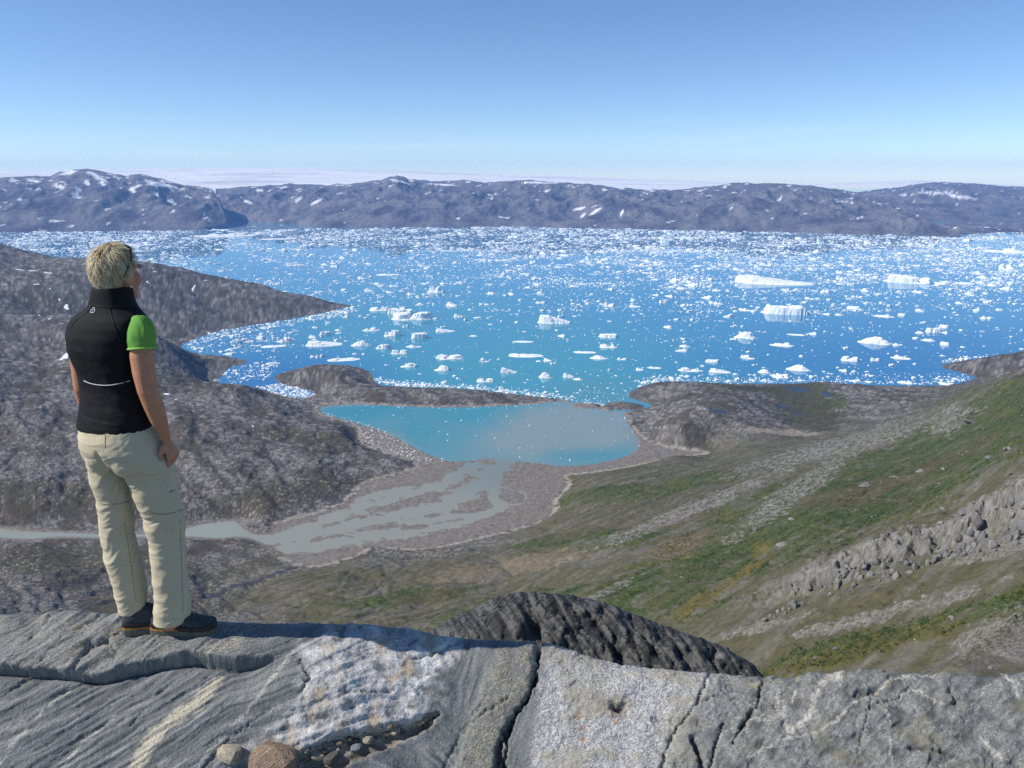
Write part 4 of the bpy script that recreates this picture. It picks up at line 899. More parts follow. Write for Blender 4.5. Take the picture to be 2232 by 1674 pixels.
kc = np.zeros_like(CR); kc[:] = (0.165, 0.168, 0.160); kc = mixc(kc, (0.30, 0.275, 0.19), 0.8*sstep(0.05, 0.35, gr+0.5*md)); kc = mixc(kc, (0.09, 0.092, 0.092), sstep(0.05, 0.35, -gr+0.3*md))
CR = lerp(CR, kc, (knob*0.9)[..., None])
ver = [([(1698,1500),(1697,1540),(1705,1570),(1722,1592)],7),([(1712,1520),(1708,1560)],5),([(1722,1592),(1758,1570),(1772,1530),(1785,1500),(1805,1480),(1830,1470)],9),([(1735,1585),(1760,1560)],10),([(1790,1490),(1830,1478)],8),
 ([(1630,1650),(1700,1615),(1790,1592),(1835,1560),(1860,1530),(1920,1500),(1940,1476)],3.2),([(1735,1500),(1728,1530)],2.5),([(1830,1490),(1805,1545)],2.5),([(1895,1515),(1940,1480),(1960,1472)],3),([(1930,1530),(1940,1600),(1945,1690)],2),([(2190,1470),(2215,1500),(2222,1520)],4),
 ([(2160,1480),(2120,1540)],2),([(2140,1610),(2180,1650)],6),([(1600,1565),(1680,1570)],2),([(1640,1560),(1560,1610)],1.8),([(1950,1510),(2000,1500),(2060,1540)],2),([(2030,1690),(2080,1650)],2),([(1960,1474),(2080,1462)],3)]
for i, (p, w) in enumerate(ver):
    CR = mixc(CR, (0.46, 0.44, 0.40), 0.72*sstep(w*1.25, w*0.3, pdist(p, 9, 15, 80+i)+2.2*gr2+2*md)*sstep(-0.45, 0.1, gr+0.6*md+0.1))
for (cx, cy) in [(1262,1560),(1268,1585),(1335,1550),(1340,1572),(1270,1610)]:
    CR = mixc(CR, (0.42, 0.19, 0.05), 0.75*sstep(9, 2, np.hypot((rpx-cx)*1.3, rpy-cy)+7*gr2+4*gr))
CR = mixc(CR, (0.20, 0.16, 0.11), 0.6*hollow)
CR = mixc(CR, (0.36, 0.35, 0.16), 0.55*sstep(0.12, 0.4, fbm(rpx/18, rpy/14, 3, s=99)+0.2*gr)*sstep(30, 5, np.abs(rpy-(np.interp(rpx, _cr[:, 0], _cr[:, 1])+8)))*sstep(1180, 1230, rpx)*sstep(1850, 1700, rpx))
CR = mixc(CR, (0.07, 0.068, 0.066), 0.6*crk)
CR = np.clip(CR*np.array([1.14, 1.11, 1.06], np.float32)*(1+0.34*gr[..., None]+0.18*gr2[..., None]), 0.02, 0.78)
rock_mat = attr_mat('gneiss', rough=0.82, spec=0.25, var=0.38, nscale=190.0, bump=0.75, bdist=0.006, bscale=110.0, detail=5)
ROCK = np.stack([RX, BY, BZ], -1)
bed = add_obj('bedrock', np_mesh('bedrock', ROCK, grid_faces(len(ry), len(rx)), CR), rock_mat, loc=(0, 0, CAM_H))
tag(bed, 'banded grey gneiss ledge with white veins across the foreground', kind='structure')
from mathutils.bvhtree import BVHTree
def bvh_of(V, F): return BVHTree.FromPolygons([tuple(v) for v in V], [tuple(f) for f in F])
_sub = ROCK[::3, ::3]; rock_bvh = bvh_of(_sub.reshape(-1, 3).tolist(), grid_faces(*_sub.shape[:2]).tolist())
def on_rock(px, py):
    """point of the bedrock (relative to the camera) under a pixel"""
    r = ray(px, py); h = rock_bvh.ray_cast(Vector((0, 0, 0)), Vector(r).normalized()); return h[0] if h[0] is not None else Vector(r*3.2)
def rock_z(x, y):
    h = rock_bvh.ray_cast(Vector((x, y, 5)), Vector((0, 0, -1))); return h[0].z if h[0] is not None else -2.0

# ---- dark whaleback behind the ledge
HC = [(760,1470,7.2),(840,1430,7.2),(900,1396,7.2),(935,1376,7.2),(980,1352,7.2),(1030,1327,7.2),(1078,1300,7.2),(1130,1289,7.2),(1185,1292,7.2),(1250,1300,7.2),(1330,1320,7.1),(1400,1345,7.0),(1480,1374,6.9),(1560,1405,6.8),(1610,1430,6.7),(1650,1462,6.6),(1690,1510,6.5),(1740,1600,6.4),(1800,1750,6.3)]
_h = np.array(HC); _hr = ray(_h[:, 0], _h[:, 1]); hX = _hr[:, 0]/_hr[:, 1]*_h[:, 2]; hZ = _hr[:, 2]/_hr[:, 1]*_h[:, 2]
hx = np.linspace(hX[0], hX[-1], 280); hs = np.concatenate([np.linspace(-1.6, -0.05, 24)[:-1], np.linspace(-0.05, 1.7, 110)])
def sm(a, n=9): return np.convolve(np.pad(a, n//2, mode='edge'), np.ones(n)/n, 'valid')
hyc = sm(np.interp(hx, hX, _h[:, 2])); hzc = sm(np.interp(hx, hX, hZ), 15)
HS, HX = np.meshgrid(hs, hx, indexing='ij'); HY = hyc[None, :]-HS; HZ = hzc[None, :]+rock_base(HS, 0.75, 1.25, 0.56)
hpx, hpy, _ = to_px(np.stack([HX, HY, HZ+CAM_H], -1))
hth = R(-58); hal = hpx*math.cos(hth)-hpy*math.sin(hth); hpe = hpx*math.sin(hth)+hpy*math.cos(hth)
hf = ridged(hpe/26, hal/200, 4, s=4); hg = fbm(hpx/4, hpy/4, 3, s=5); hm = fbm(hpx/40, hpy/40, 4, s=6)
HD = 0.008*hf+0.07*hm+0.014*hg+0.10*facet(fbm(hpe/40, hal/120, 3, s=55), 4.0, 0.08)+0.03*facet(fbm(hpx/34, hpy/44, 3, s=57), 4.0, 0.12)+0.03*ridged(hpx/80, hpy/70, 3, s=7)
for i, (p, w, dp) in enumerate([([(1150,1300),(1165,1340),(1175,1380)],14,0.16),([(1190,1350),(1150,1385),(1120,1400)],16,0.14),([(1310,1330),(1335,1375),(1350,1430)],6,0.10),([(1375,1345),(1405,1390),(1440,1440)],6,0.10),([(1560,1410),(1555,1440)],5,0.08),([(1000,1355),(990,1390)],4,0.06),([(1540,1430),(1570,1470)],5,0.08)]):
    HD -= 0.55*dp*np.exp(-(seg_dist(hpx+14*hm, hpy+8*hg, p)/w)**2)
HD *= sstep(-0.15, 0.1, HS)
HY2 = HY-HD*0.6; HZ2 = HZ+HD*0.75
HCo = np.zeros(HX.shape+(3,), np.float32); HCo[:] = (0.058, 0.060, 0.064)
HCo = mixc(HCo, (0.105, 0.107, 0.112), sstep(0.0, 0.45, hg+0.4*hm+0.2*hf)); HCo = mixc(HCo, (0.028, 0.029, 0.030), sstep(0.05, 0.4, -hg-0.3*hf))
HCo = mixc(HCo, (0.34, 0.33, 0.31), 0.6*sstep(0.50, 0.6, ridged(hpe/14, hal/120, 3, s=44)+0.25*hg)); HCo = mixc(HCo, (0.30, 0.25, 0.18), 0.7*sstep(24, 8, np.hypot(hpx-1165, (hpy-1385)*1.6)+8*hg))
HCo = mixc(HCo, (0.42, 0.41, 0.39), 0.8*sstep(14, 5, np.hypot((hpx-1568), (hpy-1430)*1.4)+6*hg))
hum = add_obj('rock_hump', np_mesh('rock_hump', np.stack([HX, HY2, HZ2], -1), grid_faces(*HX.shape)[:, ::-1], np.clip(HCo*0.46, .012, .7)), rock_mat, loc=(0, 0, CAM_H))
tag(hum, 'dark rounded hump of rock rising behind the foreground ledge', 'rock')

# ---- loose stones
def stone_mesh(name, seed, sub=2, ang=0.35):
    bm = bmesh.new(); bmesh.ops.create_icosphere(bm, subdivisions=sub, radius=0.5); rs_ = np.random.RandomState(seed)
    pl_ = rs_.randn(9, 3); pl_ /= np.linalg.norm(pl_, axis=1)[:, None]; off = 0.30+0.16*rs_.rand(9)
    for v in bm.verts:
        p = np.array(v.co)
        for n_, o_ in zip(pl_, off):
            d = p.dot(n_)
            if d > o_: p = p-n_*(d-o_)*0.9
        p *= 1+0.10*ang*math.sin(7*p[0]+seed)*math.cos(6*p[1]-seed)
        v.co = p
    me = bpy.data.meshes.new(name); bm.to_mesh(me); bm.free()
    for q in me.polygons: q.use_smooth = False
    return me
def stone_mat(name, c, b=0.5): return plain_mat(name, c, rough=0.9, spec=0.2, var=0.4, nscale=14.0, bump=b, bdist=0.03, bscale=30.0)
sm_tan, sm_grey, sm_brown, sm_dark = stone_mat('stone_tan', (0.42, 0.36, 0.27)), stone_mat('stone_grey', (0.28, 0.275, 0.27)), stone_mat('stone_brown', (0.30, 0.21, 0.15)), stone_mat('stone_dark', (0.13, 0.12, 0.105))
stone_shapes = []
for m in (sm_tan, sm_grey, sm_brown, sm_dark):
    for k in range(2):
        me = stone_mesh('stone', 10+len(stone_shapes)); me.materials.append(m); stone_shapes.append(me)
big_stones = [(603,1668,62,0.60,4,'large brown boulder with a flat weathered top in the hollow of the ledge','boulder'),
 (505,1652,34,0.7,0,'tan rounded stone wedged left of the large brown boulder','stone'),(800,1612,20,0.5,0,'pale flat stone, largest among the gravel in the hollow','stone'),
 (690,1650,20,0.45,0,'flat tan stone leaning beside the large brown boulder','stone'),(723,1658,19,0.75,6,'dark rounded stone near the lower end of the hollow','stone'),(838,1604,9,0.9,4,'small rusty brown stone next to the pale flat stone','stone'),
 (672,1636,10,0.8,6,'small dark stone at the back corner of the large brown boulder','stone'),(775,1632,15,0.6,2,'grey stone in the middle of the hollow below the pale flat stone','stone'),(860,1594,16,0.5,1,'buff stone at the upper end of the gravel in the hollow','stone')]
for (px, py, hw, fl, k, lab, cat) in big_stones:
    p = on_rock(px, py); d = -p.z*SP+p.y*CP; w = 2*hw/FOC*d
    o = add_obj('boulder' if cat == 'boulder' else 'stone', stone_shapes[k]); o.location = (p.x, p.y, p.z+CAM_H+w*fl*0.22); o.scale = (w*1.05, w*0.8, w*fl); o.rotation_euler = (0.15, rnd.uniform(-.2, .2), rnd.uniform(0, 6))
    if cat == 'boulder': o.rotation_euler = (0.1, 0.05, 0.3)
    tag(o, lab, cat, 'stones lying in the hollow of the ledge')
for i in range(95):
    t = rnd.random(); cx = lerp(655, 945, t); cy = np.interp(cx, [655,730,830,945], [1658,1622,1602,1570])+rnd.uniform(-16, 16)*np.interp(cx, [655,780,945], [1.3,1,.45])
    if not inside(np.array([cx]), np.array([cy]), hollow_p)[0]: continue
    p = on_rock(cx, cy); hw = 3+7*rnd.random()**2; d = -p.z*SP+p.y*CP; w = 2*hw/FOC*d
    si = rnd.randrange(8); o = add_obj('stone', stone_shapes[si]); o.location = (p.x, p.y, p.z+CAM_H+w*0.12); o.scale = (w*rnd.uniform(.8, 1.3), w*rnd.uniform(.7, 1.1), w*rnd.uniform(.5, .9)); o.rotation_euler = (rnd.uniform(-.4, .4), rnd.uniform(-.4, .4), rnd.uniform(0, 6))
    tag(o, '%s %s stone in the %s part of the hollow in the ledge' % ('tiny' if hw < 4.5 else 'small', ['pale tan', 'pale tan', 'grey', 'grey', 'reddish brown', 'reddish brown', 'dark', 'dark'][si], 'lower' if cx < 735 else ('middle' if cx < 840 else 'upper')), 'stone', 'gravel stones in the hollow')

# ================================================================== THE PERSON
# coordinates relative to the camera; axis through the feet, seen along a horizontal heading
PO = Vector((-1.543, 3.10, -1.927))
_vl = math.hypot(PO.x, PO.y); vf = Vector((PO.x/_vl, PO.y/_vl, 0)); vr = Vector((vf.y, -vf.x, 0)); UP = Vector((0, 0, 1))
def PP(px, py, d=0.0):
    """point seen at a pixel, d metres beyond the person's axis"""
    r = Vector(ray(px, py)); t = (PO.dot(vf)+d)/r.dot(vf); return r*t
def pscale(P): return FOC/(P.y*CP-P.z*SP)       # pixels per metre at a point
def body_dirs(psi):
    c, s = math.cos(R(psi)), math.sin(R(psi)); return vr*c-vf*s, vr*s+vf*c      # right, forward
BR, BF = body_dirs(48)
class Geo:
    def __init__(self): self.V = []; self.F = []
    def add(self, V, F): b = len(self.V); self.V += [Vector(v) for v in V]; self.F += [tuple(i+b for i in f) for f in F]
    def rings(self, rings, cap=True):
        n = len(rings[0]); V = [v for r in rings for v in r]; F = []
        for i in range(len(rings)-1):
            for j in range(n): F.append((i*n+j, i*n+(j+1) % n, (i+1)*n+(j+1) % n, (i+1)*n+j))
        if cap: F.append(tuple(range(n-1, -1, -1))); F.append(tuple((len(rings)-1)*n+j for j in range(n)))
        self.add(V, F)
    def tube(self, pts, rad, n=14, flat=None, ref=None):
        """tapered tube through points with rounded ends; rad a number or (a,b) pair per point"""
        P = [Vector(p) for p in pts]; rr = [(r, r) if not isinstance(r, tuple) else r for r in rad]
        rings = []; ref = Vector(ref) if ref is not None else None
        for i, p in enumerate(P):
            t = (P[min(i+1, len(P)-1)]-P[max(i-1, 0)]).normalized()
            a = (ref if ref is not None else (Vector((1, 0, 0)) if abs(t.x) < .8 else Vector((0, 1, 0))))
            u = (a-t*a.dot(t)).normalized(); w = t.cross(u)
            def ring(c, k): return [c+u*(rr[i][0]*k*math.cos(2*math.pi*j/n))+w*(rr[i][1]*k*math.sin(2*math.pi*j/n)) for j in range(n)]
            m = min(rr[i])
            if i == 0: rings += [ring(p-t*m*0.85, 0.35), ring(p-t*m*0.5, 0.8)]
            rings.append(ring(p, 1))
            if i == len(P)-1: rings += [ring(p+t*m*0.5, 0.8), ring(p+t*m*0.85, 0.35)]
        self.rings(rings)
    def ball(self, c, a, b, h, A, B, C, n=20):
        """ellipsoid with half-axes a,b,h along A,B,C"""
        rings = []
        for i in range(1, n):
            f = math.pi*i/n; rings.append([Vector(c)+A*(a*math.sin(f)*math.cos(2*math.pi*j/(n)))+B*(b*math.sin(f)*math.sin(2*math.pi*j/n))-C*(h*math.cos(f)) for j in range(n)])
        self.rings(rings)
    def mesh(self, name):
        me = bpy.data.meshes.new(name); me.from_pydata([tuple(v) for v in self.V], [], self.F); me.update(); return me
def fuse(g, name, vox, smooth=6):
    """closed shells fused into one continuous skin"""
    me = g.mesh(name+'_raw'); bm = bmesh.new(); bm.from_mesh(me); bmesh.ops.recalc_face_normals(bm, faces=bm.faces); bm.to_mesh(me); bm.free()
    o = bpy.data.objects.new(name+'_raw', me); COL.objects.link(o)
    m = o.modifiers.new('r', 'REMESH'); m.mode = 'VOXEL'; m.voxel_size = vox
    s = o.modifiers.new('s', 'SMOOTH'); s.factor = 0.5; s.iterations = smooth
    dg = bpy.context.evaluated_depsgraph_get(); ev = o.evaluated_get(dg); out = bpy.data.meshes.new_from_object(ev)
    bpy.data.objects.remove(o); bpy.data.meshes.remove(me)
    out.name = name
    for q in out.polygons: q.use_smooth = True
    return out
def get_v(me): a = np.zeros(len(me.vertices)*3, np.float32); me.vertices.foreach_get('co', a); return a.reshape(-1, 3)
def get_n(me): a = np.zeros(len(me.vertices)*3, np.float32); me.vertices.foreach_get('normal', a); return a.reshape(-1, 3)
def set_v(me, V): me.vertices.foreach_set('co', np.ascontiguousarray(V, np.float32).ravel()); me.update()
def oval(P, a, b, right, fwd, n=28, e=2.3):
    out = []
    for j in range(n):
        c, s = math.cos(2*math.pi*j/n), math.sin(2*math.pi*j/n)
        out.append(P+right*(a*math.copysign(abs(c)**(2/e), c))+fwd*(b*math.copysign(abs(s)**(2/e), s)))
    return out
def girth(xl, xr, py, d, ratio, psi=48, grow=1.0):
    P = PP((xl+xr)/2, py, d); w = (xr-xl)/2/pscale(P); c, s = math.cos(R(psi)), math.sin(R(psi))
    a = w/math.sqrt(c*c+(ratio*s)**2)*grow; return P, a, a*ratio

skin_m = plain_mat('skin', (0.50, 0.235, 0.135), rough=0.55, spec=0.35, var=0.10, nscale=30, bump=0.15, bdist=0.001, bscale=400, sub=0.12)
vest_m = plain_mat('vest_fabric', (0.0085, 0.0088, 0.0105), rough=0.78, spec=0.20, var=0.25, nscale=12, bump=0.25, bdist=0.002, bscale=60)
shirt_m = plain_mat('green_shirt', (0.145, 0.345, 0.062), rough=0.8, spec=0.2, var=0.08, nscale=40, bump=0.2, bdist=0.001, bscale=500)
hem_m = plain_mat('green_shirt_hem', (0.30, 0.56, 0.11), rough=0.8, spec=0.2, var=0.05)
trou_m = plain_mat('trouser_cotton', (0.555, 0.480, 0.335), rough=0.85, spec=0.2, var=0.06, nscale=14, bump=0.35, bdist=0.003, bscale=45)
seam_m = plain_mat('trouser_seam', (0.33, 0.29, 0.20), rough=0.9)
boot_m = plain_mat('boot_leather', (0.026, 0.022, 0.020), rough=0.6, spec=0.35, var=0.3, nscale=60, bump=0.3, bdist=0.001, bscale=200)
boot_b = plain_mat('boot_mesh', (0.050, 0.055, 0.062), rough=0.7, spec=0.3, var=0.3, nscale=90, bump=0.3, bdist=0.001, bscale=300)
sole_m = plain_mat('boot_sole', (0.115, 0.112, 0.095), rough=0.85, spec=0.2, var=0.25, nscale=60)
orange_m = plain_mat('boot_orange', (0.50, 0.21, 0.02), rough=0.6, spec=0.3)
white_m = plain_mat('white_print', (0.62, 0.63, 0.64), rough=0.6, spec=0.3, var=0.04)
seamb_m = plain_mat('vest_seam', (0.006, 0.006, 0.007), rough=0.6, spec=0.3)
glass_m = plain_mat('dark_plastic', (0.012, 0.012, 0.014), rough=0.2, spec=0.5)
metal_m = plain_mat('silver', (0.7, 0.7, 0.68), rough=0.25); metal_m.node_tree.nodes['Principled BSDF'].inputs['Metallic'].default_value = 1.0
# hair and hair colour per strand
hair_m = attr_mat('blond_hair', rough=0.45, spec=0.35, var=0.15, nscale=300, bump=0.0)

person = bpy.data.objects.new('person', None); COL.objects.link(person); person.location = (PO.x, PO.y, PO.z+CAM_H); person.empty_display_size = 0.2
tag(person, 'person with short blond hair in black vest and beige trousers standing on the ledge', 'person')
def part(name, me, mat, parent=person, label=None):
    """meshes are in camera-relative metres; shift to the thing's own origin"""
    V = get_v(me); base = PO
    V = V-np.array(base, np.float32); set_v(me, V)
    o = add_obj(name, me, mat); o.parent = parent
    if label: o['label'] = label
    return o

# ---------------- body: one skin
g = Geo()
PSH = 48; HR, HF = body_dirs(PSH)
HC_ = PP(247, 586, 0.0)                                   # middle of the cranium
g.ball(HC_, 0.064, 0.080, 0.092, HR, HF, UP)
g.ball(HC_+HF*0.028-UP*0.055, 0.060, 0.072, 0.085, HR, HF, UP, 16)            # face
g.ball(HC_+HF*0.070-UP*0.108, 0.030, 0.026, 0.024, HR, HF, UP, 12)            # chin
g.tube([HC_+HF*0.097-UP*0.012, HC_+HF*0.106-UP*0.038, HC_+HF*0.103-UP*0.052], [0.010, 0.013, 0.014], 10)  # nose
g.tube([HC_+HF*0.086-UP*0.076-HR*0.018, HC_+HF*0.095-UP*0.074, HC_+HF*0.086-UP*0.076+HR*0.018], [0.008, 0.010, 0.008], 8)  # lips
g.tube([HC_+HF*0.082+UP*0.004-HR*0.05, HC_+HF*0.094+UP*0.006, HC_+HF*0.082+UP*0.004+HR*0.05], [0.010, 0.012, 0.010], 8)    # brow
for s in (1, -1):
    g.tube([HC_+HR*0.062*s+HF*0.004-UP*0.020, HC_+HR*0.071*s-HF*0.006-UP*0.028, HC_+HR*0.070*s-HF*0.008-UP*0.046, HC_+HR*0.063*s+HF*0.002-UP*0.062], [0.009, 0.013, 0.012, 0.009], 10)
    g.ball(HC_+HF*0.060-UP*0.045+HR*0.036*s, 0.026, 0.030, 0.028, HR, HF, UP, 12)
NB = PP(240, 668, 0.01)
g.tube([HC_-HF*0.012-UP*0.06, NB, NB-UP*0.08], [(0.055, 0.058), (0.056, 0.058), (0.075, 0.065)], 18, ref=HR)
# hidden trunk, hips and legs keep the figure whole
TR = [(700,170,312,.58),(760,165,296,.62),(830,190,298,.62),(900,190,318,.66),(960,190,350,.7)]
rings = []
for (y, xl, xr, q) in TR:
    P, a, b = girth(xl, xr, y, 0.0, q, 48, 0.90); rings.append(oval(P, a, b, BR, BF))
g.rings(rings)
LEG_L = [(965,186,276),(1000,190,276),(1030,196,276),(1069,207,285),(1119,218,290),(1166,221,292),(1213,230,304),(1270,248,319),(1312,259,323),(1332,263,322)]
LEG_R = [(965,262,364),(1000,266,374),(1030,275,379),(1076,294,388),(1119,312,400),(1176,326,402),(1245,333,405),(1301,336,410),(1338,337,416),(1352,337,412)]
def leg_pts(L, d0, d1):
    out = []
    for i, (y, xl, xr) in enumerate(L):
        d = lerp(d0, d1, i/(len(L)-1)); P = PP((xl+xr)/2, y, d); out.append((P, (xr-xl)/2/pscale(P)))
    return out
LL, LR = leg_pts(LEG_L, 0.055, 0.075), leg_pts(LEG_R, -0.05, -0.03)
for L in (LL, LR):
    g.tube([p for p, r in L], [r*0.72 for p, r in L], 14)
# arms and hands
RA = [(308,718,-0.125,.040),(309,755,-0.142,.0425),(309,775,-0.146,.0445),(315,815,-0.155,.0425),(322,850,-0.160,.0385),(334,880,-0.155,.0385),(346,915,-0.145,.032),(356,940,-0.135,.0245),(361,955,-0.13,.0205)]
LA = [(175,724,0.11,.040),(175,770,0.13,.042),(178,805,0.135,.039),(181,845,0.14,.035),(188,873,0.175,.034),(202,897,0.215,.029),(216,915,0.25,.0215)]
for A in (RA, LA): g.tube([PP(x, y, d) for x, y, d, r in A], [r for x, y, d, r in A], 16)
def hand(wr, down, out, curl, s=1.0):
    """wr wrist point; down finger direction; out back of hand; curl palm direction; across = thumb side"""
    ac = down.cross(out).normalized()
    kn = wr+down*0.078*s+out*0.004
    rings = []
    for t, hw, th in [(0.0, .022, .016), (0.3, .030, .016), (0.65, .039, .015), (1.0, .041, .0135)]:
        c = wr.lerp(kn, t); rings.append([c+ac*(hw*s*math.cos(2*math.pi*j/14))+out*(th*s*math.sin(2*math.pi*j/14)) for j in range(14)])
    g.rings(rings)
    for k, (o_, ln) in enumerate([(0.034, .92), (0.0115, 1.0), (-0.0115, .95), (-0.033, .78)]):
        b = kn+ac*o_*s-out*0.001; dcur = down.copy(); pts = [b-down*0.015]; p = b
        for (l, ang) in [(0.040, 28+4*k), (0.026, 48+3*k), (0.022, 38)]:
            R_ = Matrix.Rotation(R(ang), 3, ac) if (Matrix.Rotation(R(10), 3, ac) @ down).dot(curl) > 0 else Matrix.Rotation(R(-ang), 3, ac)
            pts.append(p.copy()); dcur = R_ @ dcur; p = p+dcur*l*ln*s
        pts.append(p); g.tube(pts, [.0088*s, .0088*s, .0082*s, .0076*s, .0064*s], 9)
    tb = wr+down*0.022*s+ac*0.026*s+curl*0.006
    g.tube([tb, tb+(down*0.6+ac*0.55+curl*0.3).normalized()*0.036*s, tb+(down*0.6+ac*0.55+curl*0.3).normalized()*0.036*s+(down*0.9+curl*0.45).normalized()*0.030*s, tb+(down*0.6+ac*0.55+curl*0.3).normalized()*0.036*s+(down*0.85+curl*0.6).normalized()*0.050*s], [.0135*s, .0115*s, .0105*s, .0085*s], 10)
wrR = PP(362, 958, -0.13); dnR = (PP(379, 998, -0.135)-wrR).normalized(); outR = (vr*0.80-vf*0.60); outR = (outR-dnR*outR.dot(dnR)).normalized()
hand(wrR, dnR, outR, -outR, 0.92)
wrL = PP(219, 918, 0.26); dnL = (BF*0.75-UP*0.5+BR*0.35).normalized(); outL = (-BR*0.7+UP*0.5); outL = (outL-dnL*outL.dot(dnL)).normalized()
hand(wrL, dnL, outL, -outL, 0.92)
bm_ = fuse(g, 'body', 0.0042, 3)
body = part('body', bm_, skin_m)

# ---------------- vest
g = Geo()
VR = [(624,201,287,.0,.90,48),(650,197,291,.0,.88,48),(666,194,296,.0,.82,48),(678,180,304,.0,.66,48),(692,163,316,.0,.60,48),(708,152,316,.0,.57,48),(730,148,308,.0,.58,48),(760,152,302,.0,.60,48),(790,164,300,.0,.62,48),(820,175,303,.0,.63,48),(848,181,309,.0,.64,48),(875,180,318,.0,.66,48),(903,176,327,.0,.68,48),(926,173,334,.0,.70,48),(932,173,335,.0,.70,48)]
rings = []
for (y, xl, xr, d, q, ps) in VR:
    P, a, b = girth(xl, xr, y, d, q, ps, 0.935); rings.append(oval(P, a, b, BR, BF, 40, 2.25))
g.rings(rings)
vm = fuse(g, 'vest', 0.0055, 8)
V = get_v(vm); N = get_n(vm); rel = V-np.array(PO)
la = rel@np.array(vr); de = rel@np.array(vf); zz = rel[:, 2]
br_ = rel@np.array(BR); bf_ = rel@np.array(BF)
wz = sstep(0.98, 0.88, zz)*sstep(0.72, 0.78, zz)
w = 0.0060*wz*ridged(la*7+zz*3, zz*34+la*5, 3, s=3)+0.0035*ridged(la*9-zz*4, zz*16+la*9, 3, s=5)*sstep(1.45, 1.2, zz)+0.0045*fbm(la*6, zz*6, 3, s=7)
w += 0.006*sstep(1.36, 1.30, zz)*sstep(1.05, 1.15, zz)*ridged(br_*7+zz*1.5, zz*2.2, 2, s=9)*0.7
w -= 0.010*np.exp(-((zz-0.905)/0.012)**2)*0.35
# sink the armholes so the sleeves can come out
for A in (RA, LA):
    c = np.array(PP(A[0][0]+(4 if A is RA else -2), A[0][1]+12, A[0][2])); dd = np.linalg.norm(V-c, axis=1); w -= 0.010*sstep(0.085, 0.05, dd)
w *= sstep(zz.min()+0.004, zz.min()+0.03, zz)
set_v(vm, V+N*w[:, None])
vest = part('vest', vm, vest_m, label='black sleeveless vest with stand-up collar')
# collar opening folded edge
def surf(objme_bvh, px, py):
    r = Vector(ray(px, py)).normalized(); h = objme_bvh.ray_cast(Vector((0, 0, 0)), r); return (h[0], h[1]) if h[0] is not None else (None, None)
def mesh_bvh(o):
    me = o.data; Vv = get_v(me)+np.array(PO); return BVHTree.FromPolygons([tuple(v) for v in Vv], [tuple(p.vertices) for p in me.polygons])
vb = mesh_bvh(vest)
def strip(name, pix, rad, bvh, mat, parent, lift=0.0005):
    pts = []
    for (x, y) in pix:
        p, n = surf(bvh, x, y)
        if p is not None: pts.append(p+n*lift)
    gg = Geo(); gg.tube(pts, [rad]*len(pts), 6); me = gg.mesh(name)
    for q in me.polygons: q.use_smooth = True
    return part(name, me, mat, parent)
def dense(pts, n=26):
    p = smooth_poly(np.array(pts, float), 2, False); t = np.linspace(0, len(p)-1, n); return [(np.interp(i, range(len(p)), p[:, 0]), np.interp(i, range(len(p)), p[:, 1])) for i in t]
strip('piping', dense([(183,830),(196,836),(218,840),(240,840),(262,836),(283,830)], 30), 0.0018, vb, white_m, vest)
strip('seam', dense([(238,668),(243,690),(250,712),(261,744)], 20), 0.0022, vb, seamb_m, vest)
strip('seam', dense([(203,664),(192,680),(170,694),(156,712)], 20), 0.0018, vb, seamb_m, vest)
strip('seam', dense([(200,664),(215,667),(240,669),(265,667),(286,662)], 24), 0.0018, vb, seamb_m, vest)
strip('seam', dense([(178,905),(205,918),(240,926),(280,930),(325,931)], 30), 0.0016, vb, seamb_m, vest)
# three-looped emblem under the collar
lp, ln_ = surf(vb, 203, 677); gg = Geo()
eu = (UP-ln_*UP.dot(ln_)).normalized(); er = eu.cross(ln_)
for k in range(3):
    a0 = R(90+120*k); c = lp+ln_*0.0012+er*(0.0050*math.cos(a0))+eu*(0.0050*math.sin(a0))
    pts = [c+er*(0.0066*math.cos(a0+R(q)))+eu*(0.0066*math.sin(a0+R(q))) for q in range(-150, 131, 20)]
    gg.tube(pts, [0.0004+0.0013*min(1, (i+1)/6) for i in range(len(pts))], 6)
part('emblem', gg.mesh('emblem'), white_m, vest)

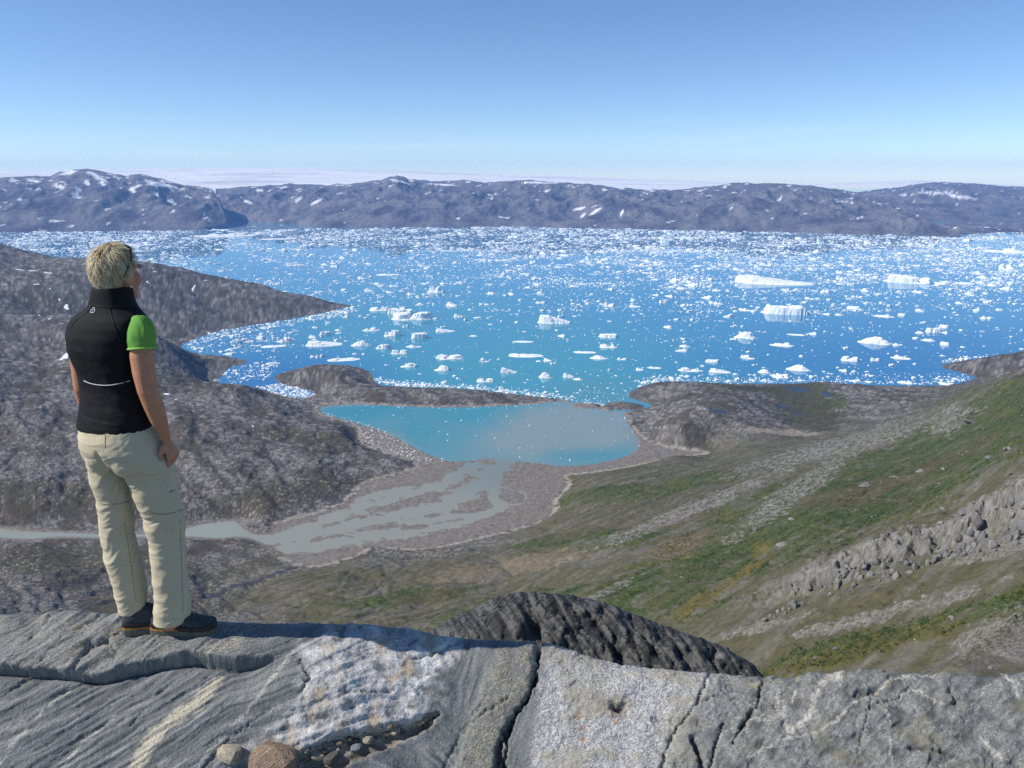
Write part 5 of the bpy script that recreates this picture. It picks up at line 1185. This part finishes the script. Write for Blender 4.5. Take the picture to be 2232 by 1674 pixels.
# ---------------- shirt sleeves
def sleeve(A, top, wid, hem_y, seed):
    gg = Geo(); c = [PP(x, y, d) for x, y, d, r in A]
    n = 26; ref = vr
    P = [PP(*q[:3]) for q in top]; rad = [q[3] for q in top]
    rings = []
    for i, p in enumerate(P):
        t = (P[min(i+1, len(P)-1)]-P[max(i-1, 0)]).normalized(); u = (ref-t*ref.dot(t)).normalized(); wv = t.cross(u)
        for k, off in ([(0.3, -0.018), (0.75, -0.010)] if i == 0 else [])+[(1.0, 0)]:
            rings.append([p+t*off+u*(rad[i]*k*math.cos(2*math.pi*j/n))+wv*(rad[i]*k*math.sin(2*math.pi*j/n)) for j in range(n)])
    last = rings[-1]; cc = sum(last, Vector())/n
    inner = [v.lerp(cc, 0.10) for v in last]; up_ = [v+(P[-2]-P[-1]).normalized()*0.03 for v in inner]
    gg.rings(rings+[inner, up_], cap=False); me = gg.mesh('sleeve')
    mo = bpy.data.objects.new('t', me); COL.objects.link(mo); sb = mo.modifiers.new('s', 'SUBSURF'); sb.levels = 2; sb.render_levels = 2
    ev = mo.evaluated_get(bpy.context.evaluated_depsgraph_get()); out = bpy.data.meshes.new_from_object(ev); bpy.data.objects.remove(mo)
    for q in out.polygons: q.use_smooth = True
    Vv = get_v(out); Nn = get_n(out); rl = Vv-np.array(PO); a_ = rl@np.array(vr); z_ = rl[:, 2]; b_ = rl@np.array(vf)
    set_v(out, Vv+Nn*(0.0045*ridged(a_*16+b_*10+z_*8, z_*9-a_*9+seed, 2, s=seed))[:, None])
    sh = part('shirt_sleeve', out, shirt_m)
    e = P[-1]; t = (P[-1]-P[-2]).normalized(); u = (ref-t*ref.dot(t)).normalized(); wv = t.cross(u); g2 = Geo()
    lp_ = [e-t*0.004+u*(rad[-1]*1.01*math.cos(2*math.pi*j/28))+wv*(rad[-1]*1.01*math.sin(2*math.pi*j/28)) for j in range(29)]
    g2.tube(lp_, [0.0042]*29, 8, ref=t); m2 = g2.mesh('hem')
    for q in m2.polygons: q.use_smooth = True
    part('hem', m2, hem_m, sh)
sleeve(RA, [(306,699,-0.110,.036),(307,712,-0.125,.047),(308,735,-0.138,.0500),(309,750,-0.143,.0495),(310,762,-0.147,.0495)], 1, 762, 4.0)
sleeve(LA, [(176,707,0.10,.036),(176,718,0.115,.047),(175,735,0.125,.049),(175,750,0.13,.0485)], 1, 756, 8.0)

# ---------------- trousers
g = Geo()
rings = []
for (y, xl, xr, d, q) in [(908,182,326,.0,.70),(925,176,338,.0,.74),(947,175,352,.0,.78),(972,179,366,.0,.74),(995,186,374,.0,.60),(1014,194,374,.0,.44)]:
    P, a, b = girth(xl, xr, y, d, q, 48, 0.94); rings.append(oval(P, a, b, BR, BF, 36, 2.15))
g.rings(rings)
# buttocks
for s in (-1, 1):
    c = PP(277, 984, 0.0)-BF*0.052+BR*(0.066*s); g.ball(c, 0.074, 0.074, 0.088, BR, BF, UP, 18)
def leg(L, nn=26):
    rings = []
    for i, (p, r) in enumerate(L):
        rings.append([p+vr*(r*math.cos(2*math.pi*j/nn))+vf*(r*0.96*math.sin(2*math.pi*j/nn)) for j in range(nn)])
    g.rings(rings)
leg(LL); leg(LR)
tm = fuse(g, 'trousers', 0.0048, 9)
V = get_v(tm); N = get_n(tm); rel = V-np.array(PO); la = rel@np.array(vr); de = rel@np.array(vf); zz = rel[:, 2]
kz = 0.35+0.65*np.exp(-((zz-0.50)/0.14)**2)+0.75*np.exp(-((zz-0.12)/0.10)**2)+0.45*np.exp(-((zz-0.74)/0.07)**2)
ww = fbm(la*6+de*3, zz*6, 2, s=2)*0.05
acr = zz*0.72-(la*0.9+de*0.45)*0.78+ww; alg = zz*0.5+(la*0.9+de*0.45)*0.86+0.6*ww
acr2 = zz*0.90+(la*0.8+de*0.5)*0.42-ww; alg2 = -zz*0.42+(la*0.8+de*0.5)*0.9
wr1 = np.clip(ridged(acr*15, alg*5.5, 2, s=12), -0.3, 1)**1.0
wr2 = ridged(acr2*26, alg2*9, 2, s=15); wr3 = fbm(la*11+de*5, zz*8, 3, s=17); wr4 = ridged(acr*40, alg*14, 2, s=19)
legz = sstep(0.84, 0.72, zz); butt = 1-legz
w = legz*kz*(0.0082*wr1+0.0016*wr2+0.0026*wr4)+0.0055*wr3*(0.4+0.6*legz)+butt*(0.0018*wr2+0.0014*wr4)
w -= 0.0060*legz*kz*0.75+0.002
w *= 0.3+0.7*sstep(0.055, 0.10, zz)
# gluteal cleft and folds beneath
bm2 = V@np.array(BR)-np.array(PP(277, 984, 0.0)).dot(np.array(BR))
w -= 0.012*np.exp(-(bm2/0.012)**2)*sstep(0.90, 0.86, zz)*sstep(0.72, 0.78, zz)*((rel@np.array(BF)) < 0.0)
set_v(tm, V+N*w[:, None])
trou = part('trousers', tm, trou_m, label='beige zip-off hiking trousers with creased legs')
tb_ = mesh_bvh(trou)
strip('seam', dense([(232,935),(229,955),(229,975)], 14), 0.0012, tb_, seam_m, trou)
strip('seam', dense([(322,1117),(345,1121),(370,1120),(398,1111)], 22), 0.0022, tb_, seam_m, trou)
strip('seam', dense([(219,1097),(240,1100),(262,1098),(282,1092)], 18), 0.0018, tb_, seam_m, trou)
strip('seam', dense([(272,1140),(281,1200),(290,1260),(296,1310)], 24), 0.0012, tb_, seam_m, trou)
strip('seam', dense([(392,1130),(395,1200),(397,1280),(399,1335)], 24), 0.0012, tb_, seam_m, trou)
strip('zip_pull', dense([(382,1112),(385,1118),(386,1124)], 6), 0.0028, tb_, white_m, trou)
strip('pocket_edge', dense([(352,930),(356,955),(352,985)], 12), 0.0014, tb_, seam_m, trou)
# small woven tag on the thigh pocket
tp, tn = surf(tb_, 372, 1071)
if tp is not None:
    tu = (UP*0.98+vr*0.12); tu = (tu-tn*tu.dot(tn)).normalized(); trr = tu.cross(tn); gg = Geo()
    for (x0, x1, y0, y1) in [(-.012,-.0095,-.004,.004),(-.0095,-.0055,.002,.004),(-.0095,-.0055,-.004,-.002),(-.004,-.0015,-.004,.004),(-.0015,.0025,-.004,-.002),(.0035,.006,-.004,.004),(.006,.009,.002,.004),(.010,.020,-.001,.001)]:
        gg.add([tp+tn*0.0012+trr*a+tu*b for a, b in ((x0,y0),(x1,y0),(x1,y1),(x0,y1))], [(0, 1, 2, 3)])
    part('tag', gg.mesh('tag'), glass_m, trou)

# ---------------- boots
def boot(heel, heading, scale=1.0):
    f = Vector((math.sin(R(heading)), math.cos(R(heading)), 0)); r_ = Vector((f.y, -f.x, 0)); n = 20
    def W(x, y, z_): return heel+f*(x*scale)+r_*(y*scale)+UP*(z_*scale)
    sec = [(0.0,.020,.088),(.012,.031,.104),(.035,.037,.118),(.065,.039,.128),(.095,.039,.130),(.125,.040,.116),(.155,.044,.094),(.185,.048,.078),(.215,.048,.068),(.243,.041,.060),(.262,.028,.050),(.272,.012,.038)]
    gg = Geo(); rings = []
    for (x, hw, top) in sec:
        ring = []
        for j in range(n):
            a = 2*math.pi*j/n; c, s = math.cos(a), math.sin(a); zb = 0.022
            ring.append(W(x, hw*math.copysign(abs(c)**0.75, c)*(1 if s < 0.2 else 1-0.28*max(0, s)), lerp(zb, top, 0.5+0.5*math.copysign(abs(s)**0.7, s))))
        rings.append(ring)
    gg.rings(rings); me = gg.mesh('boot_upper')
    def subd(me):
        mo = bpy.data.objects.new('t', me); COL.objects.link(mo); sb = mo.modifiers.new('s', 'SUBSURF'); sb.levels = 2; sb.render_levels = 2
        out = bpy.data.meshes.new_from_object(mo.evaluated_get(bpy.context.evaluated_depsgraph_get())); bpy.data.objects.remove(mo)
        for q in out.polygons: q.use_smooth = True
        return out
    bo = bpy.data.objects.new('boot', None); COL.objects.link(bo); bo.parent = person
    up = part('upper', subd(me), boot_b, bo)
    # outline of the sole
    ol = [(x, hw) for x, hw, _ in sec]
    def outline(grow, x1=9): 
        a = [(x, hw*1.06+grow) for x, hw in ol if x < x1]; return [(x, y) for x, y in a]+[(x, -y) for x, y in reversed(a)]
    def slab(z0, z1, grow, name, mat, x1=9, tilt=None):
        g2 = Geo(); o2 = outline(grow, x1); cx = 0.13
        lo_ = [W(x+(x-cx)*grow*6, y, z0(x) if callable(z0) else z0) for x, y in o2]; hi_ = [W(x+(x-cx)*grow*6, y, z1(x) if callable(z1) else z1) for x, y in o2]
        g2.rings([lo_, hi_]); return part(name, g2.mesh(name), mat, bo)
    slab(lambda x: 0.0 if x < .09 or x > .12 else 0.006, lambda x: 0.030-0.03*max(0, x-.08)+0.06*max(0, x-.235), 0.003, 'sole', sole_m)
    slab(lambda x: 0.0295-0.03*max(0, x-.08)+0.06*max(0, x-.235), lambda x: 0.0375-0.05*max(0, x-.02)+0.07*max(0, x-.235), 0.002, 'midsole', orange_m, 0.14)
    slab(lambda x: 0.029-0.03*max(0, x-.08)+0.06*max(0, x-.235), lambda x: 0.056-0.07*max(0, x-.02)+0.16*max(0, x-.19), 0.0008, 'rand', boot_m)
    g3 = Geo()
    for k in range(5):
        x = .112+.016*k; t = np.interp(x, [s[0] for s in sec], [s[2] for s in sec]); hw = .020
        g3.tube([W(x, -hw, t-.004), W(x+.004, 0, t+.003), W(x, hw, t-.004)], [.0022]*3, 6)
    part('laces', g3.mesh('laces'), glass_m, bo)
    return bo
hR = Vector((-1.556, 3.105, 0)); hR.z = max(rock_z(hR.x+dx, hR.y) for dx in (0.02, .13, .24))-0.004
hL = PP(270, 1377, 0.055); hL.z = max(rock_z(hL.x+0.2*t, hL.y+0.08*t) for t in (0.1, .6, 1.2))-0.003
print('boots z', hR.z, hL.z, 'expected', PO.z)
boot(hR, 88); boot(hL, 72)

# ---------------- hair: cap of short layered tufts
def head_pt(az, el, r=1.0, lift=0.0):
    """az measured from straight ahead towards the right ear, el from the middle upwards"""
    d = HF*math.cos(az)*math.cos(el)+HR*math.sin(az)*math.cos(el)+UP*math.sin(el)
    p = HC_+HF*((0.080*r+lift)*math.cos(az)*math.cos(el))+HR*((0.064*r+lift)*math.sin(az)*math.cos(el))+UP*((0.092*r+lift)*math.sin(el)); return p, d
rh = random.Random(3)
HV, HFc, HCol = [], [], []
def tuft(p0, n, flow, ln, wd, col, stiff):
    base = len(HV); pts = []; p = p0; d = (n*stiff+flow*(1-stiff)).normalized(); seg = 4
    for i in range(seg+1):
        pts.append(p.copy()); d = (d+flow*0.30-UP*0.10+n*(-0.05)).normalized(); p = p+d*(ln/seg)
    side = d.cross(n); side = side.normalized() if side.length > 1e-4 else HR
    for i, q in enumerate(pts):
        k = wd*(1-0.92*(i/seg)**1.3); nn_ = n*(k*0.55)
        HV.extend([q-side*k, q+nn_, q+side*k]); sh = 0.80+0.25*i/seg
        HCol.extend([[c*sh for c in col]]*3)
    for i in range(seg):
        a = base+i*3; HFc.extend([(a, a+1, a+4, a+3), (a+1, a+2, a+5, a+4)])
g = Geo()
def low_limit(back): return np.interp(back, [-1, -.6, -.2, .1, .4, 1], [0.80, 0.55, 0.20, -0.30, -0.92, -1.15])
nl = 0
while nl < 430:
    az0 = rh.uniform(-math.pi, math.pi); el0 = math.asin(rh.uniform(-0.90, 1.0))
    if el0 < low_limit(-math.cos(az0))+0.08: continue
    nl += 1; p, n = head_pt(az0, el0, 1.0, 0.002)
    crown = HC_-HF*0.030+UP*0.100; fl = (p-crown); fl = fl-n*fl.dot(n); fl = fl.normalized() if fl.length > 1e-4 else -HF
    fl = (fl*0.8-UP*0.40+BR*0.10+Vector((rh.gauss(0, .30), rh.gauss(0, .30), rh.gauss(0, .18)))).normalized(); fl = (fl-n*fl.dot(n)).normalized()
    top = max(0, math.sin(el0)); low = max(0, -math.sin(el0))
    ln0 = (0.040+0.024*rh.random())*(1+0.15*low); stiff = 0.08+0.22*top*rh.random()+0.10*rh.random()
    tone = rh.random(); c0 = (0.66, 0.55, 0.34) if tone > .50 else ((0.48, 0.37, 0.20) if tone > .26 else ((0.80, 0.72, 0.52) if tone > .10 else (0.27, 0.18, 0.10)))
    if low > 0.35: c0 = tuple(c*0.85 for c in c0)
    for k in range(17):
        az = az0+rh.gauss(0, .085)/max(.35, math.cos(el0)); el = el0+rh.gauss(0, .085)
        q, n2 = head_pt(az, el, 1.0, 0.001); jit = Vector((rh.gauss(0, .10), rh.gauss(0, .10), rh.gauss(0, .08)))
        conv = (p-q)*6.0; f2 = (fl+jit+conv); f2 = (f2-n2*f2.dot(n2)).normalized(); v = rh.uniform(.85, 1.15)
        tuft(q, n2, f2, ln0*rh.uniform(.75, 1.15), 0.0010+0.0007*rh.random(), tuple(c*v for c in c0), stiff+rh.uniform(-.04, .06))
me = bpy.data.meshes.new('hair'); me.from_pydata([tuple(v) for v in HV], [], HFc); me.update()
ca = me.color_attributes.new('col', 'FLOAT_COLOR', 'POINT'); ca.data.foreach_set('color', np.c_[np.array(HCol), np.ones(len(HCol))].astype(np.float32).ravel())
for q in me.polygons: q.use_smooth = True
hair = part('hair', me, hair_m)
# under-layer so no scalp shows between tufts
capV, capF = [], []; NU, NV = 40, 22; idx = {}
for i in range(NU):
    for j in range(NV+1):
        az = 2*math.pi*i/NU; back = -math.cos(az); lo_e = low_limit(back); el = lerp(lo_e, math.pi/2, j/NV)
        p, n = head_pt(az, el, 1.0, 0.006+0.003*math.sin(9*az+5*el)); capV.append(p)
for i in range(NU):
    for j in range(NV):
        a = i*(NV+1)+j; b = ((i+1) % NU)*(NV+1)+j; capF.append((a, b, b+1, a+1))
cm = bpy.data.meshes.new('hair_underlayer'); cm.from_pydata([tuple(p) for p in capV], [], capF); cm.update()
ca = cm.color_attributes.new('col', 'FLOAT_COLOR', 'POINT'); ca.data.foreach_set('color', np.tile(np.array([.38, .29, .16, 1], np.float32), len(capV)))
for q in cm.polygons: q.use_smooth = True
part('hair_underlayer', cm, hair_m, hair)
# sunglasses pushed up on the head, earring
g = Geo()
for s in (1, -1):
    c, n = head_pt(R(24)*s, R(46), 1.0, 0.017); u = HR*math.cos(R(24))-HF*math.sin(R(24))*s
    v_ = n.cross(u).normalized(); g.ball(c, 0.029, 0.019, 0.004, u, v_, n, 14)
    g.tube([head_pt(R(52)*s, R(40), 1.0, 0.018)[0], head_pt(R(74)*s, R(22), 1.0, 0.017)[0], head_pt(R(92)*s, R(2), 1.0, 0.014)[0], head_pt(R(104)*s, R(-14), 1.0, 0.014)[0]], [0.0045, 0.0042, 0.004, 0.003], 8)
g.tube([head_pt(R(-8), R(46), 1.0, 0.019)[0], head_pt(R(8), R(46), 1.0, 0.019)[0]], [0.003, 0.003], 6)
glm_ = g.mesh('sunglasses')
for q in glm_.polygons: q.use_smooth = True
sg = part('sunglasses', glm_, glass_m, label='dark sunglasses pushed up on the head')
g = Geo(); ep = HC_+HR*0.075+HF*0.004-UP*0.066; g.ball(ep, 0.004, 0.004, 0.005, HR, HF, UP, 8); part('earring', g.mesh('earring'), metal_m)

# ================================================================== DETAILS ON THE LAND
snow_m = plain_mat('old_snow', (0.82, 0.84, 0.87), rough=0.7, spec=0.2, var=0.06, nscale=0.2)
def snow_patch(px, py, w, ang, asp, lab, seed):
    c = ground_at(px, py); d = to_px(c)[2]; W = w/FOC*d; rs_ = np.random.RandomState(seed)
    nb = 22; th = np.linspace(0, 2*np.pi, nb, endpoint=False); ou = 0.5*(1+.25*np.sin(2*th+rs_.rand()*6)+.18*np.sin(3*th+rs_.rand()*6)+.10*np.sin(6*th+rs_.rand()*6))
    # stretched along the slope; depth on the ground is foreshortened, so patches are longer away from the lookout
    fs = min(3.0, d/max(30.0, CAM_H-c[2])); V = []
    for k in (1.0, 0.7, 0.35, 0.0):
        for j in range(nb if k > 0 else 1):
            a = ou[j]*k*W*math.cos(th[j]); b = ou[j]*k*W*asp*math.sin(th[j]); ca, sa = math.cos(R(ang)), math.sin(R(ang))
            x = c[0]+(a*ca-b*sa); y = c[1]+(-(a*sa+b*ca))*-fs*0.8 if False else c[1]-(a*sa+b*ca)*fs*0.8
            V.append((x, y, float(ground_z(np.array(x), np.array(y)))+(0.55+0.35*(1-k) if k < 1 else -0.4)))
    F = []
    for l in range(2):
        for j in range(nb):
            p0, p1 = l*nb+j, l*nb+(j+1) % nb; F += [(p0, p1, p1+nb), (p0, p1+nb, p0+nb)]
    F += [(2*nb+j, 2*nb+(j+1) % nb, 3*nb) for j in range(nb)]
    V = np.array(V)-c; o = add_obj('snow_patch', np_mesh('snow_patch', V, np.array(F)), snow_m, loc=c); tag(o, lab, 'snow patch', 'old snow patches on the left hills'); return o
for i, (px, py, w, ang, asp, lab) in enumerate([
 (43,589,20,8,.22,'long snow patch near the crest, leftmost of three in a row'),(71,592,22,6,.22,'long snow patch near the crest, middle of three in a row'),(104,595,20,8,.24,'long snow patch near the crest, nearest of three to the head of the person'),
 (14,622,7,0,.4,'tiny snow speck at the left edge below the three long patches'),(80,621,14,0,.25,'thin snow streak below the row of three patches'),(110,634,7,30,.5,'small snow spot right below the thin streak'),
 (131,657,9,40,.45,'small snow spot just above the slanted bright patch'),(147,673,24,35,.35,'bright slanted snow patch just left of the vest shoulder'),(87,689,8,0,.4,'small snow dab below and left of the slanted patch'),(109,697,9,10,.3,'faint snow dab lowest on the peninsula, left of the person'),
 (141,781,24,45,.5,'curved snow patch touching the left elbow of the person'),(340,598,9,0,.35,'small snow patch on the crest right of the person'),(322,618,10,20,.5,'snow spot right of the neck of the person'),(423,632,17,60,.35,'curved snow patch in the middle of the peninsula'),
 (363,859,21,2,.28,'flat snow patch right of the forearm of the person'),(384,871,9,0,.35,'small snow patch beside the flat one right of the forearm'),(551,931,8,0,.35,'lone snow speck on the rocks west of the lagoon'),(448,615,7,0,.35,'tiny snow speck high on the peninsula slope')]):
    snow_patch(px, py, w, ang, asp, lab, 300+i)

# boulders on the right-hand hillside
bm_grey = stone_mat('hillside_boulder', (0.165, 0.16, 0.152), 0.9); bm_pale = stone_mat('hillside_boulder_pale', (0.225, 0.215, 0.20), 0.9)
bsh = []
for k in range(5):
    bmj = bmesh.new()
    for q in range(4):
        tmp = stone_mesh('tmp', 60+k*7+q, 2, 1.0); b0 = len(bmj.verts); bmj.from_mesh(tmp); bmj.verts.ensure_lookup_table()
        ra = random.Random(k*10+q); off = Vector((ra.uniform(-.42, .42), ra.uniform(-.3, .3), ra.uniform(-.2, .08))) if q else Vector(); sc_k = 1.0 if q == 0 else ra.uniform(.45, .8); ro = Matrix.Rotation(ra.uniform(0, 6), 3, 'Z') @ Matrix.Rotation(ra.uniform(-.6, .6), 3, 'X')
        for v in bmj.verts[b0:]: v.co = ro @ Vector((v.co.x*sc_k*1.25, v.co.y*sc_k*0.8, v.co.z*sc_k*ra.uniform(.6, 1)))+off
        bpy.data.meshes.remove(tmp)
    me = bpy.data.meshes.new('boulder'); bmj.to_mesh(me); bmj.free(); me.materials.append(bm_grey if k % 2 else bm_pale); bsh.append(me)
BO = [(2062,925,20,'pale boulder high on the green slope near its skyline'),(2118,922,44,'big pale outcrop block high on the green slope'),(2200,979,24,'grey outcrop near the right edge above the green scrub'),(2209,1033,36,'tall pale outcrop at the right edge in the green scrub'),
 (2057,1110,26,'round grey boulder above the cliff band'),(2082,1094,11,'small boulder just above the round grey one'),(2102,1116,38,'broad rock outcrop right of the round grey boulder'),(1677,1103,28,'pale slab at the upper end of the row of slabs'),(1693,1126,20,'middle slab of the row at the scrub edge'),(1725,1133,20,'right slab of the row at the scrub edge'),
 (1707,1189,48,'wide low outcrop in the middle of the green scrub'),(1833,1178,15,'lone grey boulder in the darkest scrub'),(1795,1205,9,'tiny pale boulder in the scrub left of the cliff'),(1951,1042,30,'slanting outcrop in the middle of the green slope'),(2007,1028,24,'squat outcrop right of the slanting one'),(2055,1024,15,'small outcrop right of the squat one'),
 (1887,1060,50,'long pale slab field at the top of the scrub'),(1973,877,20,'pale boulder on the grey hillside under the far spit'),(2154,997,32,'narrow outcrop left of the tall pale one'),(1893,1352,36,'flat grey slab on the near spur below the cliff'),(1738,1387,32,'pale flat slab on the near spur, left of the grass'),
 (1780,1436,17,'boulder lying in the olive grass of the near spur'),(1953,1314,13,'small boulder just below the cliff foot'),(1964,1359,11,'small stone right of the flat grey slab'),(2020,1303,32,'long slab on the near spur right of the cliff'),(2160,1457,17,'boulder at the lower right just above the ledge'),(1821,1417,17,'pale stone above the olive grass boulder'),(2077,1350,22,'grey slab on the near spur towards the right edge')]
for i, (px, py, w, lab) in enumerate(BO):
    c = ground_at(px, py); W = w/FOC*to_px(c)[2]
    o = add_obj('boulder', bsh[i % 5]); flat = 0.45 if w > 25 else 0.7
    o.location = (c[0], c[1], c[2]+W*flat*0.02); o.scale = (W*0.75, W*0.62, W*flat*0.8); o.rotation_euler = (rnd.uniform(-.25, .25), rnd.uniform(-.35, .1), rnd.uniform(0, 6.3)); tag(o, lab, 'boulder', 'boulders on the right-hand hillside')
# broken blocks that make up the cliff band
csh = []
for k in range(6):
    me = stone_mesh('cliff_block', 160+k, 2, 1.6); me.materials.append(bm_grey if k % 3 else bm_pale); csh.append(me)
ctop = np.array([(1640,1362),(1663,1355),(1757,1308),(1825,1263),(1859,1230),(1964,1220),(2062,1199),(2115,1166),(2171,1115),(2232,1085)], float); cbot = np.array([(1640,1368),(1663,1366),(1757,1338),(1832,1321),(1953,1290),(2039,1262),(2120,1240),(2232,1216)], float)
for i in range(120):
    px = 1640+(2240-1640)*rnd.random()**0.85; y0, y1 = np.interp(px, ctop[:, 0], ctop[:, 1])-6, np.interp(px, cbot[:, 0], cbot[:, 1])-26*min(1, (px-1640)/150); t = rnd.random()
    c = ground_at(px, lerp(y0, y1, t)); w = rnd.uniform(9, 26)*(0.6+0.5*(px-1640)/600); W = w/FOC*to_px(c)[2]
    o = add_obj('cliff_block', csh[i % 6]); o.location = (c[0], c[1], c[2]+W*0.1); o.scale = (W*rnd.uniform(.6, 1.1), W*rnd.uniform(.6, 1.0), W*rnd.uniform(.8, 1.6)); o.rotation_euler = (rnd.uniform(-.3, .5), rnd.uniform(-.5, .3), rnd.uniform(0, 6.3))
    zone = 'left end' if px < 1780 else ('middle' if px < 1960 else ('right half' if px < 2110 else 'far right end'))
    tag(o, '%s angular rock %s in the %s of the cliff band' % ('large' if w > 20 else ('middling' if w > 13 else 'small'), 'high' if t < .35 else ('halfway up' if t < .7 else 'low down'), zone), 'rock', 'blocks of the cliff band')
# loose rubble and scrub too small to count
rs5 = np.random.RandomState(77)
def scatter(n, dens, ymax):
    yy = np.exp(rs5.uniform(np.log(185), np.log(ymax), n)); uu = rs5.uniform(0.0, 0.74, n); xx = uu*yy
    ri = np.clip(np.interp(yy, rows, np.arange(len(rows))).astype(int), 0, len(rows)-1); ci = np.clip(np.interp(uu, tanA, np.arange(NA)).astype(int), 0, NA-1)
    k = dens[ri, ci] > rs5.rand(n); return xx[k], yy[k], ri[k], ci[k]
clus = sstep(0.05, 0.45, fbm(TX/26, TY/26, 3, s=111)+0.3*n_mid)
dens_r = np.clip(lo_r*(0.02+0.85*clus*(0.35+0.65*sstep(0.2, 0.7, scr+0.5*cliff_m+0.25*fabn)))*(sl < -6)*(sf < -6), 0, 1)
sx_, sy_, ri, ci = scatter(26000, dens_r, 900)
n = len(sx_); wd = 0.28*(1-rs5.rand(n)*0.985)**(-1/2.1); wd = np.clip(wd, 0.3, 3.2)*np.clip(sy_/380, 0.7, 1.6)
cx_, cy_, r2_, c2_ = scatter(9000, np.clip(cliff_m*0.5*sstep(-0.2, 0.3, n_mid+n_px), 0, 1), 620)        # broken blocks along the cliff band
sx_, sy_ = np.r_[sx_, cx_], np.r_[sy_, cy_]; wd = np.r_[wd, 0.9*(1-rs5.rand(len(cx_))*0.97)**(-1/1.9)]; n = len(sx_)
oc = np.array([[1,0,0],[-.8,.3,0],[.1,1,0],[-.1,-1,0],[.15,-.1,.8],[0,0,-.5],[.75,.75,.2],[-.6,-.7,.35]], float)*0.5
of = np.array([[0,6,4],[6,2,4],[2,1,4],[1,7,4],[7,3,4],[3,0,4],[0,2,6],[1,3,7]])
an = rs5.rand(n)*6.28; jit = 1+0.35*rs5.uniform(-1, 1, (n, 8, 3)); Vv = oc[None]*jit*wd[:, None, None]
Xr = Vv[..., 0]*np.cos(an)[:, None]-Vv[..., 1]*np.sin(an)[:, None]; Yr = Vv[..., 0]*np.sin(an)[:, None]+Vv[..., 1]*np.cos(an)[:, None]
gz = ground_z(sx_, sy_); Vv = np.stack([Xr+sx_[:, None], Yr+sy_[:, None], Vv[..., 2]*0.8+gz[:, None]+0.05*wd[:, None]], -1)
rub_c = np.repeat((np.array([0.25, 0.24, 0.225])[None]*(0.7+0.6*rs5.rand(n, 1)))[:, None, :], 8, 1)
rub = add_obj('rubble', np_mesh('rubble', Vv.reshape(-1, 3), (of[None]+(np.arange(n)*8)[:, None, None]).reshape(-1, 3), rub_c.reshape(-1, 3), smooth=False), terrain_mat)
tag(rub, 'scattered grey rubble on the right-hand hillside', kind='stuff')
dens_g = np.clip(gm*lo_r*sstep(-0.1, 0.3, n_mid*0.6+fabn*0.6+0.15), 0, 1)*(sl < -6)
sx_, sy_, ri, ci = scatter(60000, dens_g, 800); sel = rs5.rand(len(sx_)) < 0.75; sx_, sy_, ri, ci = sx_[sel], sy_[sel], ri[sel], ci[sel]
n = len(sx_); wd = 0.5+0.9*rs5.rand(n); gz = ground_z(sx_, sy_); K = 7
ct = np.stack([sx_, sy_, gz], -1)[:, None, :]+np.stack([rs5.randn(n, K)*0.34, rs5.randn(n, K)*0.34, rs5.rand(n, K)*0.55+0.05], -1)*wd[:, None, None]
dv = rs5.randn(n, K, 3, 3)*0.26*wd[:, None, None, None]; dv[..., 2] *= 0.7
Vg = (ct[:, :, None, :]+dv).reshape(-1, 3)
cg = gcol[ri, ci][:, None, None, :]*(0.75+0.6*rs5.rand(n, K, 1, 1))*np.array([0.9, 1.05, 0.9]); cg = np.repeat(cg, 3, 2).reshape(-1, 3)
scrub = add_obj('willow_scrub', np_mesh('willow_scrub', Vg, np.arange(len(Vg)).reshape(-1, 3), cg, smooth=False), terrain_mat)
tag(scrub, 'low dark green willow scrub covering the right-hand slope', kind='stuff')
print('rubble, scrub tris', len(rub.data.polygons), len(scrub.data.polygons))
